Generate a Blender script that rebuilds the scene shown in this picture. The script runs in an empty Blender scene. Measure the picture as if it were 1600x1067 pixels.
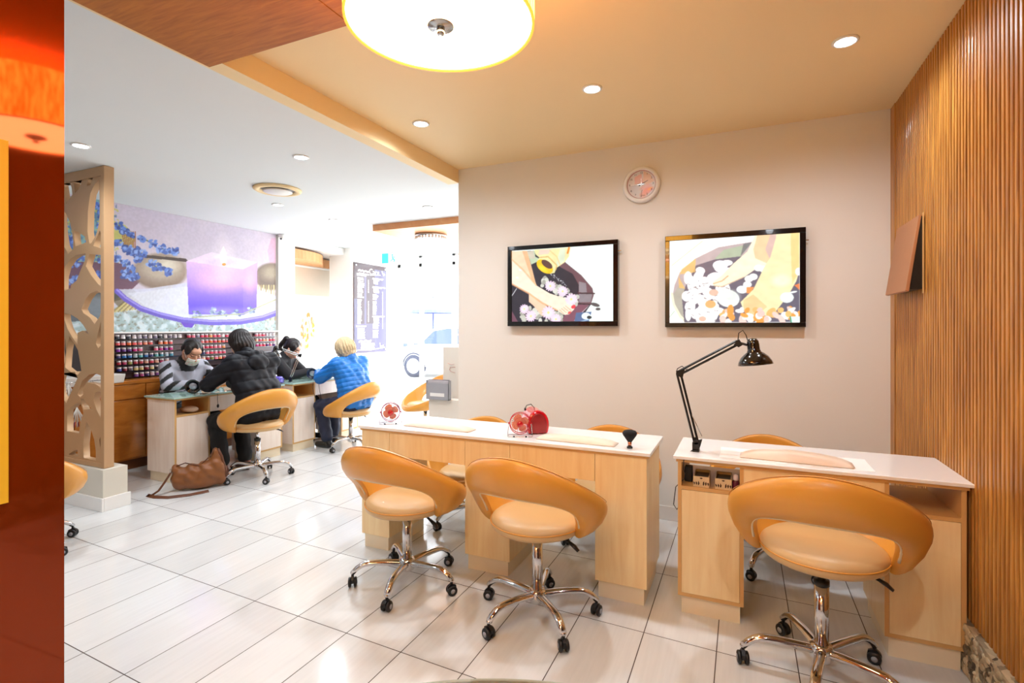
import bpy, bmesh, math, random
import numpy as np
from mathutils import Vector, Matrix, Euler
random.seed(7); rng = np.random.default_rng(7)
PI = math.pi
C = bpy.context.scene.collection
S = bpy.context.scene
col = C

# ---------------------------------------------------------------- view maths (photo pixel -> point on a known plane)
FP, EYE, HY = 810.0, 1.38, 511.0
YAW = math.atan2(360, FP)
FW = (-math.sin(YAW), math.cos(YAW)); RT = (math.cos(YAW), math.sin(YAW))
def proj(X, Y, Z):
    d = FW[0]*X + FW[1]*Y; l = RT[0]*X + RT[1]*Y
    return 800 + FP*l/d, HY + FP*(EYE-Z)/d

def lin(c):
    return tuple((v/255/12.92 if v/255 <= .04045 else ((v/255+.055)/1.055)**2.4) for v in c)

# ---------------------------------------------------------------- materials
MATS = {}
def nt(name):
    m = bpy.data.materials.new(name); m.use_nodes = True
    t = m.node_tree; b = t.nodes['Principled BSDF']
    return m, t, b
def mat(name, rgb, rough=.5, metal=0, coat=0, noise=0, scale=20, bump=0, emit=None, es=0, sheen=0, spec=None, stretch=(1,1,1)):
    if name in MATS: return MATS[name]
    m, t, b = nt(name)
    c = lin(rgb) + (1,)
    b.inputs['Base Color'].default_value = c
    b.inputs['Roughness'].default_value = rough
    b.inputs['Metallic'].default_value = metal
    b.inputs['Coat Weight'].default_value = coat
    if spec is not None: b.inputs['Specular IOR Level'].default_value = spec
    if sheen: b.inputs['Sheen Weight'].default_value = sheen
    if emit:
        b.inputs['Emission Color'].default_value = lin(emit)+(1,); b.inputs['Emission Strength'].default_value = es
    if noise or bump:
        tc = t.nodes.new('ShaderNodeTexCoord'); mp = t.nodes.new('ShaderNodeMapping'); mp.inputs['Scale'].default_value = stretch
        n = t.nodes.new('ShaderNodeTexNoise'); n.inputs['Scale'].default_value = scale; n.inputs['Detail'].default_value = 5
        t.links.new(tc.outputs['Object'], mp.inputs['Vector']); t.links.new(mp.outputs[0], n.inputs['Vector'])
        if noise:
            hs = t.nodes.new('ShaderNodeHueSaturation'); hs.inputs['Color'].default_value = c
            mr = t.nodes.new('ShaderNodeMapRange'); mr.inputs['To Min'].default_value = 1-noise; mr.inputs['To Max'].default_value = 1+noise
            t.links.new(n.outputs['Fac'], mr.inputs['Value']); t.links.new(mr.outputs[0], hs.inputs['Value'])
            t.links.new(hs.outputs[0], b.inputs['Base Color'])
        if bump:
            bp = t.nodes.new('ShaderNodeBump'); bp.inputs['Strength'].default_value = bump; bp.inputs['Distance'].default_value = .004
            t.links.new(n.outputs['Fac'], bp.inputs['Height']); t.links.new(bp.outputs[0], b.inputs['Normal'])
    MATS[name] = m; return m
def wood(name, c1, c2, rough=.35, stretch=(14,14,1.2), scale=3, coat=0.0, metal=0):
    if name in MATS: return MATS[name]
    m, t, b = nt(name)
    tc = t.nodes.new('ShaderNodeTexCoord'); mp = t.nodes.new('ShaderNodeMapping'); mp.inputs['Scale'].default_value = stretch
    n = t.nodes.new('ShaderNodeTexNoise'); n.inputs['Scale'].default_value = scale; n.inputs['Detail'].default_value = 8; n.inputs['Distortion'].default_value = .6
    r = t.nodes.new('ShaderNodeValToRGB'); r.color_ramp.elements[0].position = .3; r.color_ramp.elements[1].position = .7
    r.color_ramp.elements[0].color = lin(c1)+(1,); r.color_ramp.elements[1].color = lin(c2)+(1,)
    t.links.new(tc.outputs['Object'], mp.inputs[0]); t.links.new(mp.outputs[0], n.inputs['Vector'])
    t.links.new(n.outputs['Fac'], r.inputs[0]); t.links.new(r.outputs[0], b.inputs['Base Color'])
    b.inputs['Roughness'].default_value = rough; b.inputs['Coat Weight'].default_value = coat; b.inputs['Coat Roughness'].default_value = .08
    b.inputs['Metallic'].default_value = metal
    MATS[name] = m; return m
def glass(name, tint=(1,1,1), gl=.08):
    if name in MATS: return MATS[name]
    m = bpy.data.materials.new(name); m.use_nodes = True; t = m.node_tree; t.nodes.clear()
    o = t.nodes.new('ShaderNodeOutputMaterial'); mx = t.nodes.new('ShaderNodeMixShader')
    tr = t.nodes.new('ShaderNodeBsdfTransparent'); tr.inputs[0].default_value = tuple(tint)+(1,)
    g = t.nodes.new('ShaderNodeBsdfGlossy'); g.inputs['Roughness'].default_value = .02
    lw = t.nodes.new('ShaderNodeLayerWeight'); lw.inputs[0].default_value=.5; pw=t.nodes.new('ShaderNodeMath'); pw.operation='POWER'; t.links.new(lw.outputs['Facing'],pw.inputs[0]); pw.inputs[1].default_value=5
    f=t.nodes.new('ShaderNodeMath'); f.operation='MULTIPLY_ADD'; t.links.new(pw.outputs[0],f.inputs[0]); f.inputs[1].default_value=.5; f.inputs[2].default_value=.035
    t.links.new(f.outputs[0], mx.inputs[0]); t.links.new(tr.outputs[0], mx.inputs[1]); t.links.new(g.outputs[0], mx.inputs[2]); t.links.new(mx.outputs[0], o.inputs[0])
    MATS[name] = m; return m
def colmat(name, rough=.6, emis=0, sheen=0):
    """base colour from the mesh's own colour attribute (printed image, patterned cloth)"""
    if name in MATS: return MATS[name]
    m, t, b = nt(name)
    a = t.nodes.new('ShaderNodeAttribute'); a.attribute_name = 'Col'
    if emis:
        b.inputs['Base Color'].default_value = (.01,.01,.01,1)
        t.links.new(a.outputs['Color'], b.inputs['Emission Color']); b.inputs['Emission Strength'].default_value = emis
    else: t.links.new(a.outputs['Color'], b.inputs['Base Color'])
    b.inputs['Roughness'].default_value = rough
    if sheen: b.inputs['Sheen Weight'].default_value = sheen
    MATS[name] = m; return m
def objcol(name, rough=.3):
    if name in MATS: return MATS[name]
    m, t, b = nt(name)
    a = t.nodes.new('ShaderNodeObjectInfo'); t.links.new(a.outputs['Color'], b.inputs['Base Color']); b.inputs['Roughness'].default_value = rough
    MATS[name] = m; return m

M_wall   = mat('wall_paint', (230,228,222), .75, noise=.015, scale=3)
M_ceil   = mat('ceiling_paint', (228,232,232), .8, noise=.01, scale=2)
M_soff   = mat('soffit_paint', (246,220,170), .7, noise=.01, scale=2)
M_white  = mat('white_trim', (236,234,230), .35, noise=.01, scale=8)
M_leather= mat('tan_leather', (218,152,58), .38, coat=.15, noise=.04, scale=9, bump=.08)
M_leath2 = mat('tan_leather_seat', (208,170,116), .42, coat=.1, noise=.04, scale=9, bump=.06)
M_pipe   = mat('cream_piping', (226,206,170), .5, noise=.03)
M_chrome = mat('chrome', (215,215,218), .07, metal=1, noise=.02, scale=4)
M_steel  = mat('satin_steel', (190,190,190), .25, metal=1, noise=.02)
M_black  = mat('black_plastic', (16,16,18), .38, noise=.05)
M_gloss  = mat('gloss_black', (10,10,12), .12, coat=.6, noise=.03)
M_grey   = mat('grey_plastic', (160,160,166), .5, noise=.05)
M_maple  = wood('maple_laminate', (240,208,152), (250,226,176), .34, (9,9,.9), 3)
M_maplex = wood('pale_maple_laminate', (240,222,206), (250,236,222), .4, (9,9,.9), 3)
M_medge  = mat('maple_edge', (214,168,104), .4, noise=.03)
M_plinth = mat('cream_plinth', (238,222,192), .45, noise=.03)
M_top    = mat('white_desktop', (246,248,250), .1, coat=.4, noise=.006)
M_green  = mat('green_glass_top', (176,208,196), .08, coat=.5, noise=.01)
M_bulk   = wood('bulkhead_veneer', (160,92,22), (190,118,36), .6, (3,26,3), 2.4)
M_slat   = wood('slat_timber', (142,86,26), (212,150,68), .4, (18,18,1.0), 3, .15)
M_slatb  = mat('slat_gap', (58,24,8), .7, noise=.1)
M_count  = wood('counter_veneer', (176,104,36), (200,124,50), .22, (3,3,10), 2, .3)
M_panel  = wood('orange_lacquer_panel', (124,44,6), (138,52,8), .05, (2,2,1), 1, 0, .5)
M_screen = mat('champagne_screen', (192,154,114), .35, metal=.1, noise=.02)
M_skin   = mat('skin', (214,160,130), .5, noise=.03)
M_hairb  = mat('black_hair', (24,18,18), .35, noise=.2, scale=60, stretch=(6,6,1), bump=.5)
M_hairw  = mat('blond_hair', (206,182,142), .55, noise=.4, scale=40, stretch=(6,6,1), bump=.8)
M_red    = mat('red_enamel', (196,14,30), .18, coat=.5, noise=.03)
M_mag    = mat('magenta_wire', (150,20,70), .3, noise=.03)
M_copper = mat('peach_blade', (236,160,130), .25, noise=.05)
M_pad    = mat('cream_vinyl', (240,222,204), .45, noise=.015)
M_shadeo = None

# ---------------------------------------------------------------- mesh builder
class MB:
    def __init__(s): s.v=[]; s.f=[]; s.m=[]; s.sm=[]
    def add(s, vs, fs, mi=0, smooth=False, mtx=None):
        o=len(s.v)
        for v in vs:
            v=Vector(v)
            if mtx is not None: v = mtx @ v
            s.v.append(tuple(v))
        for f in fs: s.f.append([i+o for i in f]); s.m.append(mi); s.sm.append(smooth)
        return s
    def box(s, x0,x1,y0,y1,z0,z1, mi=0, mtx=None):
        vs=[(x,y,z) for z in (z0,z1) for y in (y0,y1) for x in (x0,x1)]
        return s.add(vs, [(0,2,3,1),(4,5,7,6),(0,1,5,4),(2,6,7,3),(0,4,6,2),(1,3,7,5)], mi, False, mtx)
    def prism(s, pts, a, b, axis='z', mi=0, mtx=None):
        n=len(pts)
        def P(p,h): return {'z':(p[0],p[1],h),'y':(p[0],h,p[1]),'x':(h,p[0],p[1])}[axis]
        vs=[P(p,a) for p in pts]+[P(p,b) for p in pts]
        fs=[list(range(n))[::-1], list(range(n,2*n))]+[(i,(i+1)%n,n+(i+1)%n,n+i) for i in range(n)]
        return s.add(vs,fs,mi,False,mtx)
    def lathe(s, prof, n=32, mi=0, mtx=None, smooth=True):
        vs=[];fs=[];k=len(prof)
        for i in range(n):
            a=2*PI*i/n
            for r,z in prof: vs.append((r*math.cos(a),r*math.sin(a),z))
        for i in range(n):
            j=(i+1)%n
            for q in range(k-1): fs.append((i*k+q,j*k+q,j*k+q+1,i*k+q+1))
        if prof[0][0]>.0015:
            for i in range(n): j=(i+1)%n; fs.append((i*k+k-1,j*k+k-1,j*k,i*k))
        else: fs.append([i*k for i in range(n)][::-1]); fs.append([i*k+k-1 for i in range(n)])
        return s.add(vs,fs,mi,smooth,mtx)
    def cyl(s, p, q, r, r2=None, n=16, mi=0, smooth=True, mtx=None):
        r2 = r if r2 is None else r2
        p=Vector(p);q=Vector(q);d=q-p;L=d.length
        R=d.to_track_quat('Z','Y').to_matrix().to_4x4(); M=Matrix.Translation(p)@R
        if mtx is not None: M = mtx@M
        vs=[(r*math.cos(2*PI*i/n),r*math.sin(2*PI*i/n),0) for i in range(n)]+[(r2*math.cos(2*PI*i/n),r2*math.sin(2*PI*i/n),L) for i in range(n)]
        s.add(vs,[(i,(i+1)%n,n+(i+1)%n,n+i) for i in range(n)],mi,smooth,M)
        s.f += [[len(s.v)-2*n+i for i in range(n)][::-1],[len(s.v)-n+i for i in range(n)]]; s.m += [mi,mi]; s.sm += [False,False]
        return s
    def tube(s, pts, r, n=10, mi=0, closed=False, flat=1.0, mtx=None):
        pts=[Vector(p) for p in pts]; k=len(pts); vs=[]; fs=[]
        rs = r if isinstance(r,(list,tuple)) else [r]*k
        up=None
        for i,p in enumerate(pts):
            a=pts[(i-1)%k] if (closed or i>0) else p; b=pts[(i+1)%k] if (closed or i<k-1) else p
            t=(b-a).normalized()
            if up is None: up=Vector((0,0,1)) if abs(t.z)<.9 else Vector((0,1,0))
            sd=t.cross(up)
            if sd.length<1e-5: sd=t.cross(Vector((1,0,0)))
            sd.normalize(); u=sd.cross(t).normalized(); up=u
            for j in range(n):
                a_=2*PI*j/n; vs.append(p+sd*(rs[i]*math.cos(a_))+u*(rs[i]*flat*math.sin(a_)))
        for i in range(k if closed else k-1):
            q=(i+1)%k
            for j in range(n): fs.append((i*n+j,i*n+(j+1)%n,q*n+(j+1)%n,q*n+j))
        if not closed: fs += [list(range(n))[::-1],[(k-1)*n+j for j in range(n)]]
        return s.add(vs,fs,mi,True,mtx)
    def ball(s, c, r, n=16, mi=0, mtx=None):
        r = r if isinstance(r,(tuple,list)) else (r,r,r); vs=[];fs=[];h=n//2
        vs.append((c[0],c[1],c[2]-r[2]))
        for i in range(1,h):
            b=-PI/2+PI*i/h
            for j in range(n):
                a=2*PI*j/n; vs.append((c[0]+r[0]*math.cos(b)*math.cos(a),c[1]+r[1]*math.cos(b)*math.sin(a),c[2]+r[2]*math.sin(b)))
        vs.append((c[0],c[1],c[2]+r[2])); T=len(vs)-1
        for j in range(n): fs.append((0,1+(j+1)%n,1+j)); fs.append((T,T-n+j,T-n+(j+1)%n))
        for i in range(h-2):
            for j in range(n): fs.append((1+i*n+j,1+i*n+(j+1)%n,1+(i+1)*n+(j+1)%n,1+(i+1)*n+j))
        return s.add(vs,fs,mi,True,mtx)
    def build(s, name, mats, parent=None, bevel=0, loc=None):
        me=bpy.data.meshes.new(name); me.from_pydata(s.v,[],s.f)
        for m in (mats if isinstance(mats,(list,tuple)) else [mats]): me.materials.append(m)
        me.polygons.foreach_set('material_index', s.m); me.polygons.foreach_set('use_smooth', s.sm)
        bm=bmesh.new(); bm.from_mesh(me); bmesh.ops.recalc_face_normals(bm, faces=bm.faces); bm.to_mesh(me); bm.free()
        me.update(); o=bpy.data.objects.new(name, me); C.objects.link(o)
        if parent: o.parent=parent
        if loc: o.location=loc
        if bevel:
            b=o.modifiers.new('bevel','BEVEL'); b.width=bevel; b.segments=2; b.limit_method='ANGLE'; b.angle_limit=.6
        return o
def thing(name, label, cat, loc=(0,0,0), rz=0, group=None):
    o=bpy.data.objects.new(name,None); C.objects.link(o); o.location=loc; o.rotation_euler=(0,0,rz); o.empty_display_size=.1
    return tag(o,label,cat,group)
def tag(o,label,cat,group=None):
    o['label']=label; o['category']=cat
    if group: o['group']=group
    return o
def struct(o): o['kind']='structure'; return o
def copy_tree(o, parent=None):
    c=o.copy(); C.objects.link(c)
    if parent: c.parent=parent
    for ch in [x for x in bpy.data.objects if x.parent==o]: copy_tree(ch,c)
    return c
def text_mb(mb, s, size, M, mi=0, ext=0.0005, align='CENTER'):
    cu=bpy.data.curves.new('t','FONT'); cu.body=s; cu.size=size; cu.align_x=align; cu.align_y='CENTER'; cu.extrude=ext; cu.resolution_u=3
    o=bpy.data.objects.new('t',cu); C.objects.link(o); dg=bpy.context.evaluated_depsgraph_get(); dg.update()
    me=bpy.data.meshes.new_from_object(o.evaluated_get(dg))
    mb.add([v.co for v in me.vertices],[list(p.vertices) for p in me.polygons],mi,False,M)
    bpy.data.objects.remove(o); bpy.data.curves.remove(cu); bpy.data.meshes.remove(me)

# ---------------------------------------------------------------- picture painter (colours of printed / displayed images)
def inpoly(P,Q,pts):
    r=np.zeros(P.shape,bool); n=len(pts)
    for i in range(n):
        x1,y1=pts[i]; x2,y2=pts[(i+1)%n]
        if y1==y2: continue
        c=((y1>Q)!=(y2>Q)) & (P < (x2-x1)*(Q-y1)/(y2-y1)+x1); r^=c
    return r
class Pic:
    def __init__(s,P,Q,bg): s.P=P; s.Q=Q; s.c=np.zeros(P.shape+(3,)); s.c[:]=bg
    def put(s,m,c,a=1.0):
        m=np.asarray(m,float)*a; c=np.asarray(c,float); s.c=s.c*(1-m[...,None])+c*m[...,None]
    def poly(s,pts,c,a=1): s.put(inpoly(s.P,s.Q,pts),c,a)
    def ell(s,x,y,rx,ry,c,a=1,rot=0,soft=0):
        dx=s.P-x; dy=s.Q-y; cr,sr=math.cos(rot),math.sin(rot); u=(dx*cr+dy*sr)/rx; v=(-dx*sr+dy*cr)/ry; d=np.sqrt(u*u+v*v)
        m=(d<1) if not soft else np.clip((1+soft-d)/(2*soft),0,1); s.put(m,c,a)
    def line(s,pts,w,c,a=1):
        m=np.zeros(s.P.shape,bool)
        for (x1,y1),(x2,y2) in zip(pts[:-1],pts[1:]):
            L=(x2-x1)**2+(y2-y1)**2+1e-9; t=np.clip(((s.P-x1)*(x2-x1)+(s.Q-y1)*(y2-y1))/L,0,1)
            m|=np.hypot(s.P-x1-t*(x2-x1),s.Q-y1-t*(y2-y1))<w
        s.put(m,c,a)
def soften(c,n=1):
    for _ in range(n):
        p=np.pad(c,((1,1),(1,1),(0,0)),'edge'); c=(p[1:-1,1:-1]*4+p[:-2,1:-1]+p[2:,1:-1]+p[1:-1,:-2]+p[1:-1,2:])/8
    return c
def grid_pic(name, origin, du, dv, nu, nv, paint, material, parent=None):
    """flat picture grid: origin + u*du + v*dv, colours from paint(world points)"""
    U,V=np.meshgrid(np.linspace(0,1,nu),np.linspace(0,1,nv)); o=np.array(origin)
    W=o+U[...,None]*np.array(du)+V[...,None]*np.array(dv)
    colr=paint(U,V,W); vs=W.reshape(-1,3)
    idx=np.arange(nu*nv).reshape(nv,nu); f=np.stack([idx[:-1,:-1],idx[:-1,1:],idx[1:,1:],idx[1:,:-1]],-1).reshape(-1,4)
    me=bpy.data.meshes.new(name); me.from_pydata(vs.tolist(),[],f.tolist()); me.materials.append(material)
    a=me.color_attributes.new('Col','FLOAT_COLOR','POINT'); c=np.clip(colr.reshape(-1,3)/255,0,1)
    c=np.where(c<=.04045,c/12.92,((c+.055)/1.055)**2.4); a.data.foreach_set('color',np.concatenate([c,np.ones((len(c),1))],1).astype(np.float32).ravel())
    me.update(); ob=bpy.data.objects.new(name,me); C.objects.link(ob)
    if parent: ob.parent=parent
    return ob
# ================================================================ THE ROOM
BY, RX, LX, XW = 3.85, .86, -5.65, -2.21       # back wall, right wall, mural wall, left end of the back wall
HZ, LZ, FY = 2.72, 2.605, 7.5                  # high ceiling, low ceiling, street front
# floor
def floor_mat():
    m,t,b=nt('floor_tiles'); N=t.nodes.new; L=t.links.new
    tc=N('ShaderNodeTexCoord'); sp=N('ShaderNodeSeparateXYZ'); L(tc.outputs['Object'],sp.inputs[0])
    def mth(op,a,bv=None,c=None):
        n=N('ShaderNodeMath'); n.operation=op
        for i,x in enumerate((a,bv,c)):
            if x is None: continue
            if isinstance(x,(int,float)): n.inputs[i].default_value=x
            else: L(x,n.inputs[i])
        return n.outputs[0]
    def cell(v,off,step):
        u=mth('DIVIDE',mth('SUBTRACT',v,off),step); fl=mth('FLOOR',u); fr=mth('FRACT',u)
        d=mth('MULTIPLY',mth('MINIMUM',fr,mth('SUBTRACT',1.0,fr)),step); return fl,d
    ys=mth('MULTIPLY_ADD',sp.outputs[0],.045,sp.outputs[1])
    fx,dx=cell(sp.outputs[0],-.407,.3063); fy,dy=cell(ys,2.365,.605)
    g=mth('LESS_THAN',mth('MINIMUM',dx,dy),.0021)
    cx=N('ShaderNodeCombineXYZ'); L(fx,cx.inputs[0]); L(fy,cx.inputs[1])
    wn=N('ShaderNodeTexWhiteNoise'); L(cx.outputs[0],wn.inputs['Vector'])
    mp=N('ShaderNodeMapping'); mp.inputs['Scale'].default_value=(26,1.6,1); L(tc.outputs['Object'],mp.inputs[0])
    n=N('ShaderNodeTexNoise'); n.inputs['Scale'].default_value=2.2; n.inputs['Detail'].default_value=6; L(mp.outputs[0],n.inputs['Vector'])
    mx=mth('ADD',mth('MULTIPLY',n.outputs['Fac'],.5),mth('MULTIPLY',wn.outputs['Value'],.3))
    r=N('ShaderNodeValToRGB'); r.color_ramp.elements[0].position=.2; r.color_ramp.elements[1].position=.65
    r.color_ramp.elements[0].color=lin((206,208,208))+(1,); r.color_ramp.elements[1].color=lin((220,222,222))+(1,); L(mx,r.inputs[0])
    m2=N('ShaderNodeMix'); m2.data_type='RGBA'; L(g,m2.inputs[0]); L(r.outputs[0],m2.inputs[6]); m2.inputs[7].default_value=lin((62,50,44))+(1,)
    L(m2.outputs[2],b.inputs['Base Color'])
    rr=mth('MULTIPLY_ADD',g,.5,.13); L(rr,b.inputs['Roughness']); b.inputs['Specular IOR Level'].default_value=.5
    bp=N('ShaderNodeBump'); bp.inputs['Strength'].default_value=.5; bp.inputs['Distance'].default_value=.002; bp.invert=True; L(g,bp.inputs['Height']); L(bp.outputs[0],b.inputs['Normal'])
    return m
struct(MB().box(-6.4,.98,-2.6,FY+.1,-.1,0).build('floor',floor_mat()))
# ceilings
struct(MB().box(XW,1.0,-2.6,BY+.02,HZ,HZ+.1).box(XW-.1,XW,-2.6,BY,LZ,HZ+.1,1).build('ceiling',[M_soff,M_soff]))
struct(MB().box(LX-.1,XW-.1,-2.6,FY,LZ,LZ+.12).box(XW-.1,XW,BY,FY,LZ,LZ+.12).build('ceiling_low',M_ceil))
# timber bulkhead
bk=MB().box(XW-.012,-1.405,-2.6,1.60,2.565,HZ).box(-1.400,RX,-2.6,1.60,2.565,HZ)
struct(bk.build('ceiling_bulkhead',M_bulk))
# walls
struct(MB().box(XW,RX+.15,BY,BY+.14,0,HZ).build('wall_back',M_wall))
struct(MB().box(XW,XW+.12,BY+.14,FY,0,LZ).build('wall_passage',M_wall))
struct(MB().box(RX,RX+.15,-2.6,BY,0,HZ).build('wall_right',M_slatb))
struct(MB().box(-6.4,RX+.15,-2.72,-2.6,0,HZ+.1).build('wall_rear',M_wall))
struct(MB().box(-2.0,-1.90,-2.6,.895,0,LZ).build('wall_left',M_panel))
struct(MB().box(LX-.12,LX,-2.6,5.02,0,LZ).build('wall_mural',M_wall))
struct(MB().box(LX-.6,LX+.03,5.02,5.30,0,LZ).build('wall_column',M_wall))
struct(MB().box(LX-.3,LX+.13,6.30,FY,0,LZ).build('wall_menu',M_white))
struct(MB().box(XW,RX,BY-.014,BY,0,.10).build('baseboard_back',M_white,bevel=.003))
# slats on the right wall with stone foot and corner post
sl=MB(); y=1.55
while y<3.74:
    sl.box(RX-.026,RX,y,y+.021,.20,HZ-.002); y+=.0335
struct(sl.build('wall_slats',M_slat,bevel=.003))
struct(MB().box(RX-.03,RX,3.755,BY,0,HZ-.002).build('trim_corner',M_slat,bevel=.002))
def pebble_mat():
    m,t,b=nt('pebbles'); v=t.nodes.new('ShaderNodeTexVoronoi'); v.inputs['Scale'].default_value=26
    tc=t.nodes.new('ShaderNodeTexCoord'); t.links.new(tc.outputs['Object'],v.inputs['Vector'])
    r=t.nodes.new('ShaderNodeValToRGB'); e=r.color_ramp.elements; e[0].position=0; e[0].color=lin((60,50,38))+(1,); e[1].position=1; e[1].color=lin((214,196,160))+(1,)
    sp=t.nodes.new('ShaderNodeSeparateColor'); t.links.new(v.outputs['Color'],sp.inputs[0]); t.links.new(sp.outputs[0],r.inputs[0]); t.links.new(r.outputs[0],b.inputs['Base Color'])
    b.inputs['Roughness'].default_value=.5; return m
pb=MB().box(RX-.05,RX,1.5,3.75,0,.20)
for i in range(900):
    yy=random.uniform(1.55,3.72); zz=random.uniform(.015,.19)
    a=random.uniform(.010,.021); pb.ball((RX-.05,yy,zz),(.008,a*1.2,a*.8),8)
struct(pb.build('trim_stone_foot',pebble_mat()))

# street front: frames, glass, door
fr=MB()
for x in (LX+.13,-5.08,-4.42,-3.3,XW-.05): fr.box(x,x+.05,FY,FY+.08,0,LZ)
fr.box(LX,XW,FY,FY+.08,2.42,2.47).box(LX,XW,FY,FY+.08,LZ-.03,LZ)
struct(fr.build('window_1',mat('white_frame',(225,225,225),.4,noise=.01)))
struct(MB().box(LX+.13,XW,FY+.03,FY+.038,0,LZ).build('window_2',glass('shop_glass')))
d1=MB().box(-4.42,-4.36,FY-.03,FY+.02,0,2.42).box(-3.36,-3.30,FY-.03,FY+.02,0,2.42).box(-4.36,-3.36,FY-.03,FY+.02,2.34,2.42).box(-4.36,-3.36,FY-.03,FY+.02,0,.12)
d1=struct(d1.build('door_1',MATS['white_frame']))
MB().tube([(-4.30,FY-.03,.95),(-4.30,FY-.09,.95),(-4.30,FY-.09,1.25),(-4.30,FY-.03,1.25)],.011,8).build('door_handle',M_steel,d1)
# side window bay behind the column
NX=-6.3
struct(MB().box(NX-.1,NX,5.30,7.4,0,.45).box(NX-.1,NX,5.3,7.4,2.42,2.8).box(NX,LX,7.3,7.4,0,2.7).build('wall_bay',M_white))
struct(MB().box(NX-.1,LX,5.3,7.4,2.50,2.60).build('ceiling_bay',M_white))
w3=MB()
for yy in (5.3,6.68,7.25): w3.box(NX-.06,NX,yy,yy+.05,.45,2.42)
w3.box(NX-.06,NX,5.3,7.3,.45,.50).box(NX-.06,NX,5.3,7.3,2.37,2.42)
struct(w3.build('window_3',MATS['white_frame']))
struct(MB().box(NX-.04,NX-.032,5.3,7.3,.45,2.42).build('window_4',glass('shop_glass')))
# curved timber pelmet above the blinds
pts=[(NX+.02,5.31),(LX-.02,5.31),(LX-.02,5.42)]
for i in range(9):
    a=i/8; pts.append((LX-.02-.50*a**1.5, 5.55+.9*a+.06*math.sin(a*PI*1.5)))
pts+=[(NX+.02,7.2)]
struct(MB().prism(pts,2.34,2.47,'z').build('trim_pelmet',wood('pelmet_wood',(206,140,84),(224,166,112),.5)))
for (a,b_,z0,lab) in ((5.36,6.66,1.86,'cream roller blind nearest the cream column, half lowered'),(6.74,7.24,1.88,'narrow cream roller blind beside the brown price board')):
    t=thing('roller_blind',lab,'blind',(NX+.06,(a+b_)/2,z0),0,'roller blinds in the side window')
    h=(b_-a)/2
    MB().box(-.004,.004,-h,h,.02,.46).build('blind_fabric',mat('blind_cloth',(224,212,196),.8,noise=.02),t)
    MB().cyl((0,-h,.47),(0,h,.47),.022).build('roller_tube',M_white,t)
    MB().box(-.008,.008,-h,h,0,.022).build('bottom_bar',M_white,t)

# rear timber ceiling panel with flush lamp
struct(MB().box(-4.05,XW-.02,5.0,7.2,2.53,LZ+.01).build('ceiling_panel_rear',wood('rear_veneer',(214,140,84),(232,168,112),.45,(3,20,3),2.4)))
cl=thing('ceiling_lamp','round flush crystal ceiling lamp under the rear timber panel','lamp',(-3.55,5.5,2.53))
MB().lathe([(.01,0),(.20,0),(.20,-.03),(.01,-.03)]).build('lamp_plate',M_steel,cl)
MB().lathe([(.01,-.03),(.17,-.03),(.165,-.09),(.01,-.10)]).build('lamp_glass',mat('lamp_glow',(255,250,240),.3,emit=(255,248,235),es=6),cl)
cb=MB()
for i in range(28):
    a=2*PI*i/28; cb.ball((.185*math.cos(a),.185*math.sin(a),-.05),.0225,6)
cb.build('crystal_beads',mat('crystal',(230,235,240),.05,spec=.8),cl)

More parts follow.
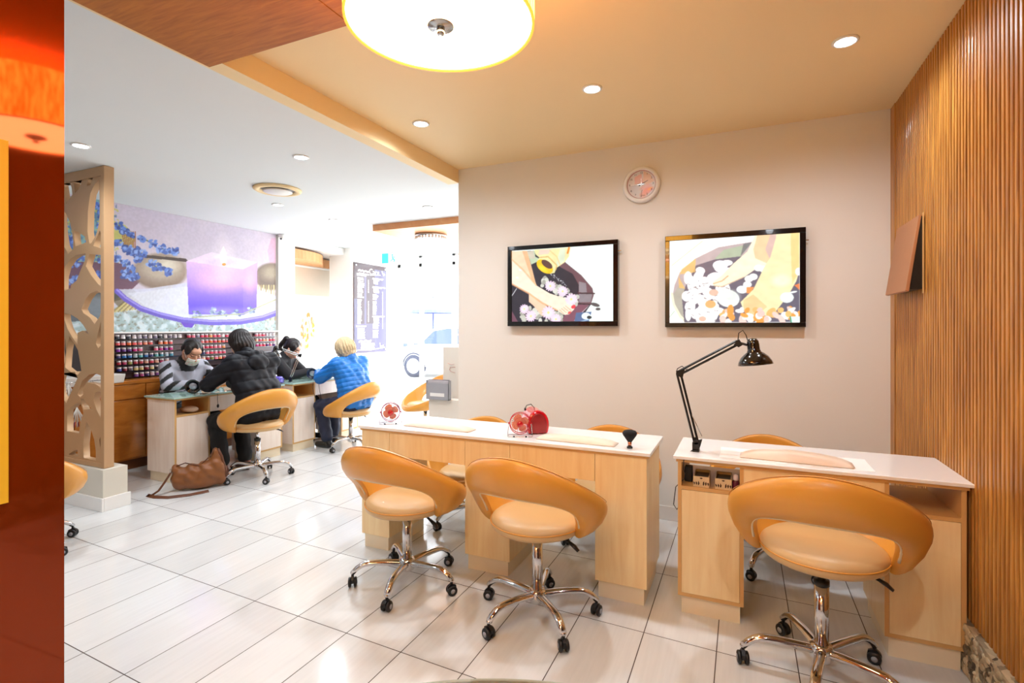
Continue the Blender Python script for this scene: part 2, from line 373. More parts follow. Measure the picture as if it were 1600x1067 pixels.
# ---------------------------------------------------------------- mural
def paint_mural(U,V,W):
    P=800+FP*(RT[0]*W[...,0]+RT[1]*W[...,1])/(FW[0]*W[...,0]+FW[1]*W[...,1])
    Q=HY+FP*(EYE-W[...,2])/(FW[0]*W[...,0]+FW[1]*W[...,1])
    nz=rng.random((24,60)); 
    def noise(sc):
        g=rng.random((sc,sc*3)); x=U*(sc*3-1.001); y=V*(sc-1.001); xi=x.astype(int); yi=y.astype(int); fx=x-xi; fy=y-yi
        return (g[yi,xi]*(1-fx)+g[yi,xi+1]*fx)*(1-fy)+(g[yi+1,xi]*(1-fx)+g[yi+1,xi+1]*fx)*fy
    p=Pic(P,Q,(203,194,212)); n1=noise(10); n2=noise(40); n3=noise(80)
    p.put(np.clip((P-380)/80,0,1),(222,206,218))
    p.put(np.clip((n1-.5)*1.5,0,1),(226,214,222),.5)
    p.put(np.clip((Q-470)/25,0,1),(176,200,206))
    p.put((n2>.55)&(Q>478),(150,172,170),.6); p.put((n3>.72)&(Q>480),(120,110,90),.6); p.put((n2<.35)&(Q>480),(212,226,232),.8)
    p.poly([(60,300),(176,315),(182,372),(172,430),(60,430)],(120,168,178)); p.put((n2>.5)&(P<182)&(Q<430)&(Q>318),(70,110,150),.7); p.put((n3>.66)&(P<186)&(Q<430)&(Q>325),(190,190,90),.8)
    # petal
    p.poly([(424,372),(436,371),(440,400),(432,415),(422,412),(418,392)],(226,170,200),.7); p.poly([(436,371),(444,371),(444,386),(438,384)],(206,90,140),.7)
    # dark bowl and shadow
    p.poly([(60,408),(182,410),(236,424),(206,452),(60,470)],(104,70,92)); p.poly([(60,462),(206,452),(190,468),(60,500)],(66,66,62))
    p.poly([(60,470),(130,462),(168,470),(160,500),(60,505)],(96,104,112)); p.ell(150,478,22,18,(120,132,142),.8,soft=.3)
    # stones
    p.ell(250,424,42,28,(138,118,104),soft=.08); p.ell(252,419,36,20,(190,178,160),.9,soft=.4); p.ell(262,414,16,9,(226,220,204),.8,soft=.6)
    p.poly([(226,398),(290,404),(296,410),(262,406),(228,403)],(70,56,50))
    p.ell(424,432,26,21,(118,102,92),soft=.08); p.ell(424,426,16,11,(176,164,140),.8,soft=.5)
    # wicker
    for i in range(16):
        x=176+i*4.4; p.line([(x,488-i*.6),(x+26,464-i*1.1)],1.2,(206,190,120) if i%2 else (150,132,74),.9)
    for i in range(14):
        x=398+i*4; p.line([(x,500),(x+2,446)],1.2,(220,208,150) if i%2 else (160,146,96),.8)
    p.poly([(176,470),(206,452),(214,456),(186,480)],(96,84,50),.7)
    # glass plate
    arc=[(183,455),(196,467),(220,482),(250,492),(285,500),(330,504),(375,503),(410,497),(432,489),(447,478)]
    p.poly([(183,452),(230,451),(296,441),(402,452),(447,468)]+arc[::-1],(206,212,234),.85)
    p.poly([(200,458),(296,447),(296,498),(240,488)],(222,228,242),.6)
    p.line(arc,4.2,(100,84,196)); p.line([(a,b-2.2) for a,b in arc],1.5,(150,140,230)); p.poly([(282,503),(304,506),(300,512),(288,511)],(96,60,190))
    # candle
    def quad(pts,top,bot,y0,y1):
        m=inpoly(P,Q,pts); t=np.clip((Q-y0)/(y1-y0),0,1)[...,None]; p.put(m,np.array(top)*(1-t)+np.array(bot)*t)
    quad([(291,408),(380,420),(380,492),(295,491)],(226,192,240),(96,72,236),410,480)
    quad([(380,420),(402,410),(401,482),(380,492)],(214,180,240),(112,88,240),410,480)
    p.poly([(291,408),(330,394),(402,410),(380,421)],(232,214,240)); p.ell(346,410,20,6,(206,186,224),.8,soft=.4)
    p.ell(345,436,34,16,(252,196,232),.75,soft=.7); p.ell(391,436,9,16,(250,190,230),.7,soft=.7); p.ell(338,486,40,6,(180,170,240),.5,soft=.6)
    p.ell(349,403,12,22,(250,240,250),.5,soft=.9); p.poly([(349,384),(354,396),(353,410),(349,414),(345,410),(344,396)],(255,252,240)); p.ell(350,413,3,2,(226,150,60))
    # lavender
    def sprig(pts,w):
        p.line(pts,1.0,(110,120,80))
        for (x,y) in pts:
            for k in range(14):
                a=rng.uniform(-w,w,2); c=[(74,104,186),(98,134,214),(140,172,232),(54,76,150)][rng.integers(4)]
                p.ell(x+a[0],y+a[1]*.8,rng.uniform(1.8,4.6),rng.uniform(1.4,3.2),c,.95,rng.uniform(0,3))
    p.poly([(178,345),(196,352),(212,370),(208,386),(186,384),(176,372)],(190,190,110)); 
    for k in range(8): p.line([(190+k*3,362),(196+k*2.2,388)],.8,(150,86,50),.9)
    for s_ in ([(186,352),(194,360),(203,366)],[(222,372),(238,380)],[(252,388),(262,392),(272,393)],[(186,380),(198,388),(206,394)],[(212,392),(222,396),(216,406)],
               [(236,412),(246,418),(262,424)],[(182,404),(196,412),(204,420),(212,432)],[(196,428),(206,432)],[(120,330),(132,350),(140,372)],[(150,320),(158,336),(160,352)],[(112,380),(124,400),(118,412)],[(148,392),(160,410),(156,430)],[(100,350),(108,372)],[(108,440),(120,436)]): sprig(s_,6)
    for x,y in ((308,491),(332,486),(347,489),(369,488),(394,485)):
        for k in range(12):
            a=rng.uniform(-6,6,2); p.ell(x+a[0],y+a[1]*.8,2.4,1.8,[(150,170,196),(96,112,150),(196,212,226)][rng.integers(3)],.9)
    p.line([(300,496),(380,490),(445,462)],.8,(170,176,130))
    p.c*=(.97+.06*n3[...,None]); return soften(p.c,1)
grid_m=grid_pic('wall_mural_print',(LX+.006,1.3,1.33),(0,3.70,0),(0,0,LZ-1.332),760,310,paint_mural,colmat('mural_print',.45))
grid_m['kind']='structure'
struct(MB().box(LX,LX+.05,1.3,5.02,1.318,1.332).build('trim_mural_ledge',M_white))

# ---------------------------------------------------------------- TV screens and clock on the back wall
def tv(label,x0,x1,z0,z1,sx0,sx1,sz0,sz1,paint):
    t=thing('wall_television',label,'television',((x0+x1)/2,BY,(z0+z1)/2),0,'black framed displays on the back wall')
    cx,cz=(x0+x1)/2,(z0+z1)/2
    f=MB(); a,b,c,d=x0-cx,x1-cx,z0-cz,z1-cz; p,q,r,s_=sx0-cx,sx1-cx,sz0-cz,sz1-cz
    f.box(a,b,-.055,-.001,c,r).box(a,b,-.055,-.001,s_,d).box(a,p,-.055,-.001,r,s_).box(q,b,-.055,-.001,r,s_).box(p,q,-.046,-.001,r,s_)
    f.build('bezel',M_gloss,t,bevel=.003)
    g=grid_pic('screen',(p,-.0475,r),(q-p,0,0),(0,0,s_-r),380,280,paint,colmat('display_image',.3,emis=1.0),t)
    g['label']='lit display picture of feet in a foot bath'
    MB().box(b,b+.018,-.03,-.022,d-.085,d-.078).build('wall_hook',M_steel,t)
    return t
def fuzz(U,V,sc=26):
    g=rng.random((sc,sc)); x=U*(sc-1.001); y=V*(sc-1.001); xi=x.astype(int); yi=y.astype(int); fx=x-xi; fy=y-yi
    return (g[yi,xi]*(1-fx)+g[yi,xi+1]*fx)*(1-fy)+(g[yi+1,xi]*(1-fx)+g[yi+1,xi+1]*fx)*fy
def flower(p,x,y,r,c=(244,214,240)):
    for k in range(13): p.ell(x+.62*r*math.cos(k*2*PI/13),y+.62*r*math.sin(k*2*PI/13),r*.42,r*.17,c,1,k*2*PI/13)
    p.ell(x,y,r*.62,r*.62,(250,226,244),.8,soft=.3); p.ell(x,y,r*.2,r*.2,(236,226,150))
def paint_tv1(U,V,W):
    p=Pic(65+U*1157,980-V*(980-(160-U*65)),(236,250,246))
    p.poly([(65,165),(330,160),(690,290),(880,450),(1000,600),(1010,680),(980,790),(850,985),(65,985)],(52,48,58))
    p.poly([(690,290),(880,450),(1000,600),(1015,680),(980,790),(840,780),(850,560),(780,430),(620,340)],(112,80,88))
    p.poly([(850,520),(930,540),(940,660),(1000,670),(980,760),(850,760)],(150,146,152),.8); p.line([(840,655),(1020,660)],8,(70,50,56)); p.line([(840,775),(980,785)],6,(70,50,56))
    p.poly([(660,985),(700,880),(840,785),(960,790),(800,985)],(130,84,100)); p.line([(800,970),(960,800)],3,(220,210,215))
    p.poly([(65,860),(140,985),(65,985)],(120,80,96)); p.line([(65,680),(120,600)],5,(200,200,205))
    rs=np.random.default_rng(3)
    for k in range(46):
        x=rs.uniform(430,830); y=480+(x-430)*.62+rs.uniform(-50,90); p.ell(x,y,rs.uniform(18,36),rs.uniform(16,30),[(196,196,186),(168,166,156),(216,216,206)][k%3])
    for k in range(44): p.ell(rs.uniform(190,700),rs.uniform(800,980),rs.uniform(20,38),rs.uniform(18,32),[(200,200,188),(170,168,156),(218,218,208)][k%3])
    p.poly([(65,165),(250,160),(300,330),(345,500),(370,590),(230,470),(65,300)],(250,214,180)); p.poly([(190,160),(250,160),(345,500),(350,560),(300,480)],(238,176,130),.8)
    p.poly([(270,650),(450,770),(560,880),(520,940),(420,910),(330,800),(270,750)],(248,206,176))
    p.poly([(65,262),(200,380),(360,560),(520,655),(700,715),(800,800),(800,840),(740,900),(690,905),(600,850),(430,765),(280,660),(65,545)],(253,230,208))
    p.line([(65,262),(200,380),(360,560)],9,(240,180,130),.7); p.line([(65,545),(280,660),(430,765),(600,850)],10,(240,170,120),.7)
    for i in range(4): p.line([(700-i*22,800+i*16),(770-i*30,860+i*10)],3,(226,150,110),.8)
    p.ell(790,812,26,20,(236,70,80),1,-.6); p.ell(745,880,22,12,(236,90,90),1,-.5); p.ell(130,470,18,8,(255,255,255),1,.3); p.ell(165,382,18,8,(255,255,255),1,.3)
    p.poly([(250,165),(340,160),(350,230),(390,250),(370,290),(300,320)],(190,206,176)); p.poly([(250,165),(325,160),(345,250),(290,255)],(206,196,176))
    p.poly([(335,150),(760,125),(740,230),(690,300),(600,360),(575,420),(520,430),(370,280),(395,240),(350,200)],(236,226,168))
    p.poly([(640,140),(700,135),(690,280),(630,340),(590,330)],(214,226,206),.8); p.poly([(400,150),(540,145),(500,200),(380,210)],(246,206,196),.8)
    p.line([(400,240),(500,230),(600,330),(590,380)],8,(214,178,110),.8); p.line([(520,160),(600,230),(640,330)],6,(240,200,130),.8); p.line([(740,130),(725,190)],10,(240,140,60))
    p.ell(460,345,108,66,(250,196,40),1,.62); p.ell(486,318,74,36,(96,66,60),1,.62); p.ell(440,370,60,26,(255,224,60),.8,.62,.4)
    for k in range(30): x=530+k*6; p.ell(x+rs.uniform(-12,12),430+k*4.4+rs.uniform(-16,16),8,3,(226,232,240),.9,.6)
    for x,y,r in ((525,570,62),(668,632,60),(765,725,68),(215,835,56),(295,918,66),(503,878,76),(590,955,62)): flower(p,x,y,r)
    p.ell(1030,790,50,20,(90,84,86),1,.3); p.ell(1060,840,26,16,(90,84,86)); p.poly([(820,880),(990,870),(960,985),(800,985)],(90,110,150)); p.ell(930,920,50,40,(236,250,250)); p.ell(965,935,26,18,(50,54,60))
    p.line([(830,995),(960,960)],6,(170,200,230)); p.c*=(.965+.07*fuzz(U,V))[...,None]; return soften(p.c,3)
def paint_tv2(U,V,W):
    p=Pic(65+U*1347,990-V*(990-(150-U*75)),(255,255,252)); rs=np.random.default_rng(5)
    p.line([(90,400),(430,150)],4,(220,232,180)); p.line([(65,930),(120,870)],4,(180,210,180))
    p.poly([(100,700),(120,600),(180,470),(350,330),(600,215),(950,160),(1100,200),(1200,500),(1412,900),(1412,985),(230,985),(140,860)],(188,172,174))
    p.poly([(105,700),(200,560),(235,640),(205,750),(250,940),(215,960),(140,860)],(176,172,160)); p.line([(90,690),(110,800),(190,930),(260,985)],14,(236,232,206))
    p.poly([(560,330),(660,240),(930,180),(830,310),(600,350)],(170,186,160),.9); p.poly([(860,180),(950,165),(830,310)],(110,112,118),.8)
    p.poly([(360,400),(560,340),(830,310),(1000,300),(1412,380),(1412,985),(230,985),(205,750),(240,620)],(104,100,116))
    p.poly([(355,330),(350,470),(180,490),(170,520),(240,640),(170,630),(165,520),(200,440)],(244,190,110),.8)  # amber lamp reflection on the glass, painted into the picture
    for k in range(60):
        x=rs.uniform(240,700); y=rs.uniform(420,980)
        if y<430+max(0,(330-x)*.8): continue
        p.ell(x,y,rs.uniform(40,80),rs.uniform(30,60),(255,253,252),1,rs.uniform(0,3))
    for k in range(40): x=rs.uniform(230,680);y=rs.uniform(560,970); p.line([(x,y),(x+rs.uniform(14,40),y+rs.uniform(-14,20))],rs.uniform(2,4),(110,96,100),.9)
    for x,y,a,b in ((515,800,56,40),(550,680,50,34),(430,950,40,26),(700,880,60,36)): p.ell(x,y,a,b,(242,180,120) if a>52 else (236,190,170))
    p.ell(700,740,120,90,(236,244,238),1,.2); p.ell(740,720,80,60,(222,234,226),.6,.2,.4); p.ell(620,400,80,50,(255,255,253)); p.ell(690,375,60,30,(250,250,248))
    p.poly([(980,90),(1195,85),(1130,420),(1000,430),(860,530),(720,590),(620,625),(550,610),(540,570),(640,500),(760,380),(900,260)],(253,238,208))
    p.poly([(1000,95),(1190,88),(1130,400),(980,330),(960,240)],(240,196,150),.8); p.poly([(1130,90),(1190,88),(1140,380),(1080,240)],(206,176,180),.7)
    p.line([(545,590),(640,560),(700,510)],6,(214,170,130),.9); p.line([(560,612),(640,620),(860,525)],5,(206,170,140),.8)
    for x,y in ((915,540),(900,600),(960,520),(1010,430),(1060,440)): p.ell(x,y,44,34,(250,252,244))
    p.ell(850,650,62,40,(240,250,250)); p.poly([(890,625),(970,625),(930,690),(890,690)],(240,150,90))
    p.poly([(1195,85),(1412,75),(1412,460),(1380,570),(1300,720),(1180,880),(1090,920),(960,940),(860,860),(830,780),(960,650),(1060,440),(1130,320)],(252,232,182))
    p.poly([(1330,75),(1412,75),(1412,460),(1340,600),(1330,300)],(250,206,130),.7); p.poly([(860,760),(960,700),(1100,830),(960,940),(860,860)],(250,196,140),.7); p.ell(1230,560,90,60,(255,244,214),.8,soft=.4)
    p.poly([(1412,590),(1412,660),(1360,610)],(240,130,80)); p.ell(1400,470,30,40,(252,250,250))
    for k in range(46):
        x=rs.uniform(640,1410); y=rs.uniform(850,985) 
        if x>1150 and y<860: y+=60
        p.ell(x,y,rs.uniform(26,60),rs.uniform(20,40),[(255,252,250),(246,160,80),(250,190,120),(255,248,244),(244,206,196)][rs.integers(5)],1,rs.uniform(0,3))
    p.ell(1290,735,66,54,(232,242,240)); p.ell(1350,680,40,10,(240,246,244),1,-.2); p.poly([(1320,930),(1412,930),(1412,985),(1330,985)],(220,250,240)); p.line([(1322,930),(1332,985)],6,(60,150,110))
    p.c*=(.965+.07*fuzz(U,V))[...,None]; return soften(p.c,3)
tv('left wall television showing feet with pink daisies and a pouring jug',-1.727,-.835,1.387,2.026,-1.690,-.872,1.424,1.992,paint_tv1)
tv('right wall television showing feet in a bowl of white and orange petals',-.501,.372,1.380,2.022,-.470,.337,1.410,1.987,paint_tv2)
ck=thing('wall_clock','round white wall clock with rose picture dial above the televisions','clock',(-.672,BY,2.417),0)
R90=Matrix.Rotation(PI/2,4,'X')
MB().lathe([(.100,.001),(.132,.001),(.134,.02),(.128,.034),(.114,.040),(.104,.034),(.102,.02),(.100,.02)],48,mtx=R90).build('frame',M_white,ck)
MB().lathe([(.099,.020),(.106,.0275),(.1055,.029),(.099,.024)],48,mtx=R90).build('inner_rim',mat('rose_rim',(190,130,130),.4,noise=.03),ck)
def paint_clock(U,V,W):
    x=(U-.5)*2;y=(.5-V)*2; p=Pic(x,y,(216,208,204)); rs=np.random.default_rng(2)
    p.poly([(-.5,-.6),(.0,-.75),(.15,-.1),(-.45,-.05)],(232,170,150),.8); p.poly([(.2,-.95),(.75,-.75),(.9,-.2),(.4,.1),(.1,-.2)],(226,180,140),.8)
    p.ell(-.35,.35,.42,.36,(204,204,206),.8,soft=.3); p.ell(.3,.2,.4,.16,(234,160,140),.7,-.3,.3); p.ell(.45,.5,.4,.25,(240,130,90),.8,-.3,.3); p.ell(.6,.4,.16,.10,(250,150,20),.9,-.3,.3); p.ell(.2,.75,.3,.2,(224,150,120),.7,soft=.4)
    p.line([(.05,.4),(.0,.75),(.3,.8)],.03,(150,90,60),.7); return p.c
def disc_pic(): 
    g=grid_pic('dial',(-.0745,-.022,-.0745),(.149,0,0),(0,0,.149),70,70,paint_clock,colmat('clock_print',.3),ck)
    # square to disc mapping of the vertices
    for v in g.data.vertices:
        u,w=v.co.x/.0745,v.co.z/.0745; v.co.x=.1035*u*math.sqrt(max(0,1-w*w/2)); v.co.z=.1035*w*math.sqrt(max(0,1-u*u/2))
    return g
disc_pic()
for k in range(1,13):
    nm=MB(); a=PI/2-k*PI/6; text_mb(nm,str(k),.020,Matrix.Translation((.084*math.cos(a),-.0235,.084*math.sin(a)))@R90); nm.build('numeral',M_black,ck)
def hand(ang,L,w,y,nm_,m):
    d=(math.sin(ang),math.cos(ang)); n=(d[1],-d[0]); pts=[(-d[0]*.02+n[0]*w,-d[1]*.02+n[1]*w),(d[0]*L+n[0]*w*.5,d[1]*L+n[1]*w*.5),(d[0]*L-n[0]*w*.5,d[1]*L-n[1]*w*.5),(-d[0]*.02-n[0]*w,-d[1]*.02-n[1]*w)]
    MB().prism(pts,y,y-.001,'y').build(nm_,m,ck)
hand(math.radians(62),.055,.003,-.0245,'hour_hand',M_black); hand(math.radians(268),.080,.002,-.026,'minute_hand',M_steel); hand(math.radians(2),.045,.001,-.0275,'second_hand',M_steel)

# ---------------------------------------------------------------- lights in the ceilings
def downlight(x,y,z,label,cool,en,ang=168):
    t=thing('downlight',label,'downlight',(x,y,z),0,'recessed ceiling downlights')
    MB().lathe([(.043,-.001),(.056,-.001),(.056,-.006),(.047,-.010),(.043,-.008)],28).build('trim_ring',M_white,t)
    MB().lathe([(.001,-.0015),(.044,-.0015),(.044,-.006),(.001,-.006)],28).build('lens',mat('downlight_lens',(255,255,255),.3,emit=(236,240,255),es=22),t)
    L=bpy.data.lights.new('downlight_lamp','SPOT'); L.energy=en; L.color=cool; L.spot_size=math.radians(ang); L.spot_blend=.9; L.shadow_soft_size=.04
    o=bpy.data.objects.new('downlight_lamp',L); C.objects.link(o); o.location=(x,y,z-.02)
    return t
CW=(.88,.94,1.0); E1,E2=44,46
downlight(-1.93,2.87,HZ,'ceiling downlight nearest the soffit above the left end of the twin desk',CW,E1)
downlight(-.77,2.84,HZ,'middle ceiling downlight above the twin desk, in front of the clock',CW,E1)
downlight(.44,2.85,HZ,'ceiling downlight nearest the slatted timber wall',CW,E1)
downlight(-4.07,2.01,LZ,'low ceiling downlight nearest the lattice screen',CW,E2)
downlight(-2.90,2.79,LZ,'low ceiling downlight in front of the round air vent',CW,E2)
downlight(-4.24,3.78,LZ,'low ceiling downlight just behind the round air vent',CW,E2)
downlight(-2.93,4.48,LZ,'low ceiling downlight nearest the end of the back wall',CW,E2)
downlight(-4.26,4.58,LZ,'low ceiling downlight farthest back above the blue jacket customer',CW,E2)
v=thing('air_vent','round white ceiling air vent beside two downlights','vent',(-3.77,3.36,LZ))
MB().lathe([(.14,-.001),(.20,-.001),(.20,-.012),(.185,-.022),(.15,-.020),(.14,-.008)],40).build('vent_ring',M_soff,v)
MB().lathe([(.001,-.02),(.118,-.02),(.122,-.026),(.11,-.032),(.001,-.034)],40).build('vent_cone',M_white,v)
MB().lathe([(.001,-.001),(.139,-.001),(.139,-.004),(.001,-.004)],40).build('vent_throat',M_grey,v)
MB().cyl((0,0,-.004),(0,0,-.02),.02).build('vent_stem',M_white,v)
cm=thing('security_camera','small white dome security camera at the top of the cream column','camera',(LX+.09,5.03,LZ))
MB().lathe([(.001,0),(.05,0),(.05,-.02),(.044,-.034),(.001,-.034)],24).build('housing',M_white,cm)
MB().ball((.01,-.012,-.046),.034,16).build('eyeball',M_white,cm); MB().cyl((.02,-.034,-.06),(.026,-.046,-.068),.012).build('lens',M_gloss,cm)

# pendant drum
PX,PY,PZ=-.806,1.30,2.26
pn=thing('pendant_lamp','large round drum pendant with glowing white diffuser and amber shade','lamp',(PX,PY,PZ))
def shade_mat():
    m,t,b=nt('amber_shade'); tc=t.nodes.new('ShaderNodeTexCoord'); mp=t.nodes.new('ShaderNodeMapping'); mp.inputs['Scale'].default_value=(40,40,8)
    n=t.nodes.new('ShaderNodeTexNoise'); n.inputs['Scale'].default_value=2; n.inputs['Detail'].default_value=4
    r=t.nodes.new('ShaderNodeValToRGB'); r.color_ramp.elements[0].position=.3; r.color_ramp.elements[0].color=lin((214,112,14))+(1,); r.color_ramp.elements[1].position=.65; r.color_ramp.elements[1].color=lin((255,196,80))+(1,)
    L=t.links.new; L(tc.outputs['Object'],mp.inputs[0]); L(mp.outputs[0],n.inputs['Vector']); L(n.outputs['Fac'],r.inputs[0]); L(r.outputs[0],b.inputs['Base Color']); L(r.outputs[0],b.inputs['Emission Color'])
    b.inputs['Emission Strength'].default_value=11; b.inputs['Roughness'].default_value=.9; return m
MB().lathe([(.268,0),(.274,0),(.274,.235),(.268,.235)],64).build('lamp_shade',shade_mat(),pn)
MB().lathe([(.001,.006),(.267,.006),(.267,.010),(.001,.010)],64).build('diffuser',mat('pendant_diffuser',(255,250,240),.5,emit=(255,222,166),es=13),pn)
MB().lathe([(.2665,-.001),(.2745,-.001),(.2745,.004),(.2665,.004)],64).build('shade_rim',mat('amber_trim',(220,150,40),.5,emit=(255,190,60),es=1.0),pn)
MB().lathe([(.001,-.004),(.038,-.004),(.040,.001),(.038,.005),(.001,.005)],32).lathe([(.001,-.026),(.010,-.026),(.012,-.02),(.012,-.004),(.001,-.004)],16).build('finial',M_steel,pn)
MB().cyl((0,0,.01),(0,0,.304),.008).build('stem',M_steel,pn); MB().lathe([(.001,.285),(.05,.285),(.05,.3045),(.001,.3045)],24).build('ceiling_rose',M_steel,pn)

# yellow notice on the lacquered panel
n_=MB().box(-1.8985,-1.893,.42,.760,.885,1.905).build('wall_notice',mat('yellow_notice',(238,190,40),.5,noise=.02)); tag(n_,'tall yellow notice sheet on the glossy orange panel at far left','notice')

# tilted cover board on slatted wall
ws=thing('wall_speaker','slanted brown board speaker mounted on the slatted timber wall','speaker',(RX-.03,3.22,1.56))
MB().prism([(-.018,.385),(-.006,.385),(-.058,0),(-.074,.004)],-.002,.40,'y').build('front_board',mat('brown_board',(176,120,80),.5,noise=.03),ws,bevel=.002)
MB().prism([(-.003,.380),(-.008,.380),(-.055,.012),(-.003,.012)],.0,.388,'y').build('wedge_box',M_black,ws)
MB().box(-.0035,-.0005,-.02,.0,-.01,.395).build('side_bracket',M_medge,ws)
# ================================================================ CHAIRS
def ring_band():
    vs=[];fs=[];NT=88;NP=20
    def T(th):
        c=math.cos(th); r=.300+.022*math.sin(th)**2; z=.605+.190*c-.02*math.sin(th)**2
        if c<0: z=.585-.145*(-c)**1.0; r=.318-.056*(-c)**1.5
        return Vector((r*1.02*math.sin(th),-r*c,z))
    def B(th):
        d=abs(math.degrees(th)); 
        if d<76:
            k=math.sqrt(max(0,1-(d/76)**2.2)); z=.425+.195*k; r=.226+.048*k
        else:
            z=.412; r=.222
        return Vector((r*math.sin(th),-r*math.cos(th),z))
    pipe=[]
    for i in range(NT):
        th=2*PI*i/NT; th=th-2*PI if th>PI else th
        t,b=T(th),B(th); out=Vector((math.sin(th),-math.cos(th),0)); ax=(t-b); w=ax.length; ax.normalize(); nrm=(out-ax*out.dot(ax)).normalized()
        mid=(t+b)/2
        for j in range(NP):
            ph=2*PI*j/NP; c,s_=math.cos(ph),math.sin(ph)
            u=math.copysign(abs(c)**.55,c)*w/2; v_=math.copysign(abs(s_)**.8,s_)*.026
            bul=.022*(1-(2*u/w)**2)
            vs.append(mid+ax*u+nrm*(v_+bul))
    for i in range(NT):
        for j in range(NP): q=(i+1)%NT; fs.append((i*NP+j,i*NP+(j+1)%NP,q*NP+(j+1)%NP,q*NP+j))
    hole=[]
    for k in range(-36,37):
        th=math.radians(k*2.08); b=B(th); out=Vector((math.sin(th),-math.cos(th),0)); hole.append(b+out*.012+Vector((0,0,.002)))
    top=[]
    for i in range(NT):
        th=2*PI*i/NT; top.append(T(th)+Vector((math.sin(th),-math.cos(th),0))*.008-Vector((0,0,.001)))
    return vs,fs,hole,top
RB=ring_band()
def caster(mb, x,y,a):
    M=Matrix.Translation((x,y,.026))@Matrix.Rotation(a,4,'Z')
    for s_ in (-1,1):
        mb.lathe([(.001,-.008),(.021,-.008),(.0255,-.004),(.0255,.005),(.020,.008),(.001,.008)],20,mtx=M@Matrix.Translation((0,s_*.014,0))@Matrix.Rotation(PI/2,4,'X'))
        mb.lathe([(.001,0),(.010,0),(.012,.002),(.001,.003)],12,mi=1,mtx=M@Matrix.Translation((0,s_*.022,0))@Matrix.Rotation(-s_*PI/2,4,'X'))
    mb.add([(-.022,-.007,.0),(.026,-.007,.0),(.022,-.007,.022),(-.006,-.007,.034),(-.022,-.007,.018),(-.022,.007,.0),(.026,.007,.0),(.022,.007,.022),(-.006,.007,.034),(-.022,.007,.018)],
           [(0,1,2,3,4),(9,8,7,6,5),(0,5,6,1),(1,6,7,2),(2,7,8,3),(3,8,9,4),(4,9,5,0)],0,False,M)
    mb.cyl((x,y,.05),(x,y,.074),.007)
def make_base(t, seatz, two=False, R=.285):
    hb=MB()
    hb.lathe([(.001,.070),(.034,.072),(.042,.084),(.042,.124),(.034,.138),(.001,.138)],24).build('hub',M_chrome,t)
    for k in range(5):
        a=2*PI*k/5; pts=[];rs=[]
        for i in range(13):
            u=i/12; r=.02+u*(R-.02); z=.108+.012*math.sin(u*PI*.8)-.040*max(0,(u-.7)/.3)**2
            pts.append((r*math.cos(a),r*math.sin(a),z)); rs.append(.022-.005*u)
        l=MB().tube(pts,rs,12,flat=.78).ball((R*math.cos(a),R*math.sin(a),pts[-1][2]),(.013,.013,.011),10).build('leg',M_chrome,t)
        c=MB(); caster(c,R*math.cos(a),R*math.sin(a),a+.9+k*1.3); c.build('caster',[M_black,M_grey],l)
    if two:
        MB().lathe([(.001,.13),(.026,.13),(.026,seatz-.10),(.001,seatz-.10)],24).lathe([(.001,seatz-.10),(.015,seatz-.10),(.015,seatz),(.001,seatz)],20).build('gas_column',M_chrome,t)
        MB().lathe([(.001,seatz-.105),(.028,seatz-.105),(.028,seatz-.085),(.001,seatz-.085)],24).build('collar',M_black,t)
    else:
        MB().lathe([(.001,.13),(.0255,.13),(.0255,seatz-.03),(.001,seatz-.03)],24).build('gas_column',M_chrome,t)
        MB().lathe([(.001,seatz-.034),(.028,seatz-.034),(.028,seatz),(.001,seatz)],24).build('collar',M_black,t)
def make_chair(name,label,dz=0,two=False,legrot=0):
    t=thing(name,label,'chair')
    M=Matrix.Translation((0,0,dz))
    MB().lathe([(.001,.404),(.17,.402),(.205,.408),(.219,.420),(.222,.438),(.216,.456),(.198,.470),(.15,.479),(.08,.483),(.001,.484)],48,mtx=M).build('seat',M_leath2,t)
    MB().tube([(.2225*math.cos(2*PI*i/48),.2225*math.sin(2*PI*i/48),.442) for i in range(48)],.0028,6,closed=True,mtx=M).build('seat_piping',M_leather,t)
    MB().add(RB[0],RB[1],0,True,M).build('ring_backrest',M_leather,t)
    MB().tube(RB[2],.0055,8,mtx=M).build('piping',M_pipe,t)
    MB().tube(RB[3],.0016,6,closed=True,mtx=M).build('back_seam',mat('seam_brown',(190,130,62),.5,noise=.05),t)
    b=bpy.data.objects.new('swivel_base',None); C.objects.link(b); b.parent=t; b.rotation_euler=(0,0,legrot)
    make_base(b,.402+dz,two)
    MB().box(-.07,.07,-.05,.05,.390+dz,.404+dz).build('mounting_plate',M_black,t,bevel=.003)
    a=math.radians(-35)
    MB().tube([(.03,.0,.392+dz),(.14,-.02,.388+dz),(.18,-.03,.372+dz)],.006,8).tube([(.17,-.028,.378+dz),(.205,-.035,.362+dz),(.225,-.038,.346+dz)],[.009,.014,.010],8,flat=.5).build('height_lever',M_black,t)
    return t
def place(o,x,y,rz,label=None,group=None):
    o.location=(x,y,0); o.rotation_euler=(0,0,rz)
    if label: o['label']=label
    o['group']='tan ring back salon chairs'
    return o
def set_legrot(o,world):    # leg phase given in world degrees
    for ch in bpy.data.objects:
        if ch.parent==o and ch.name.startswith('swivel_base'): ch.rotation_euler=(0,0,math.radians(world)-o.rotation_euler.z)
D=math.radians
CH=make_chair('salon_chair','tan ring-back swivel chair in front of the left half of the twin desk')
place(CH,-1.655,2.33,D(-3)); set_legrot(CH,-2.7)
def chair_copy(x,y,rz,lab,lr): 
    c=copy_tree(CH); place(c,x,y,rz,lab); bpy.context.view_layer.update(); set_legrot(c,lr); return c
C2=make_chair('salon_chair','tan ring-back swivel chair in front of the right half of the twin desk',.025)
place(C2,-.895,2.31,D(-5)); set_legrot(C2,26.2)
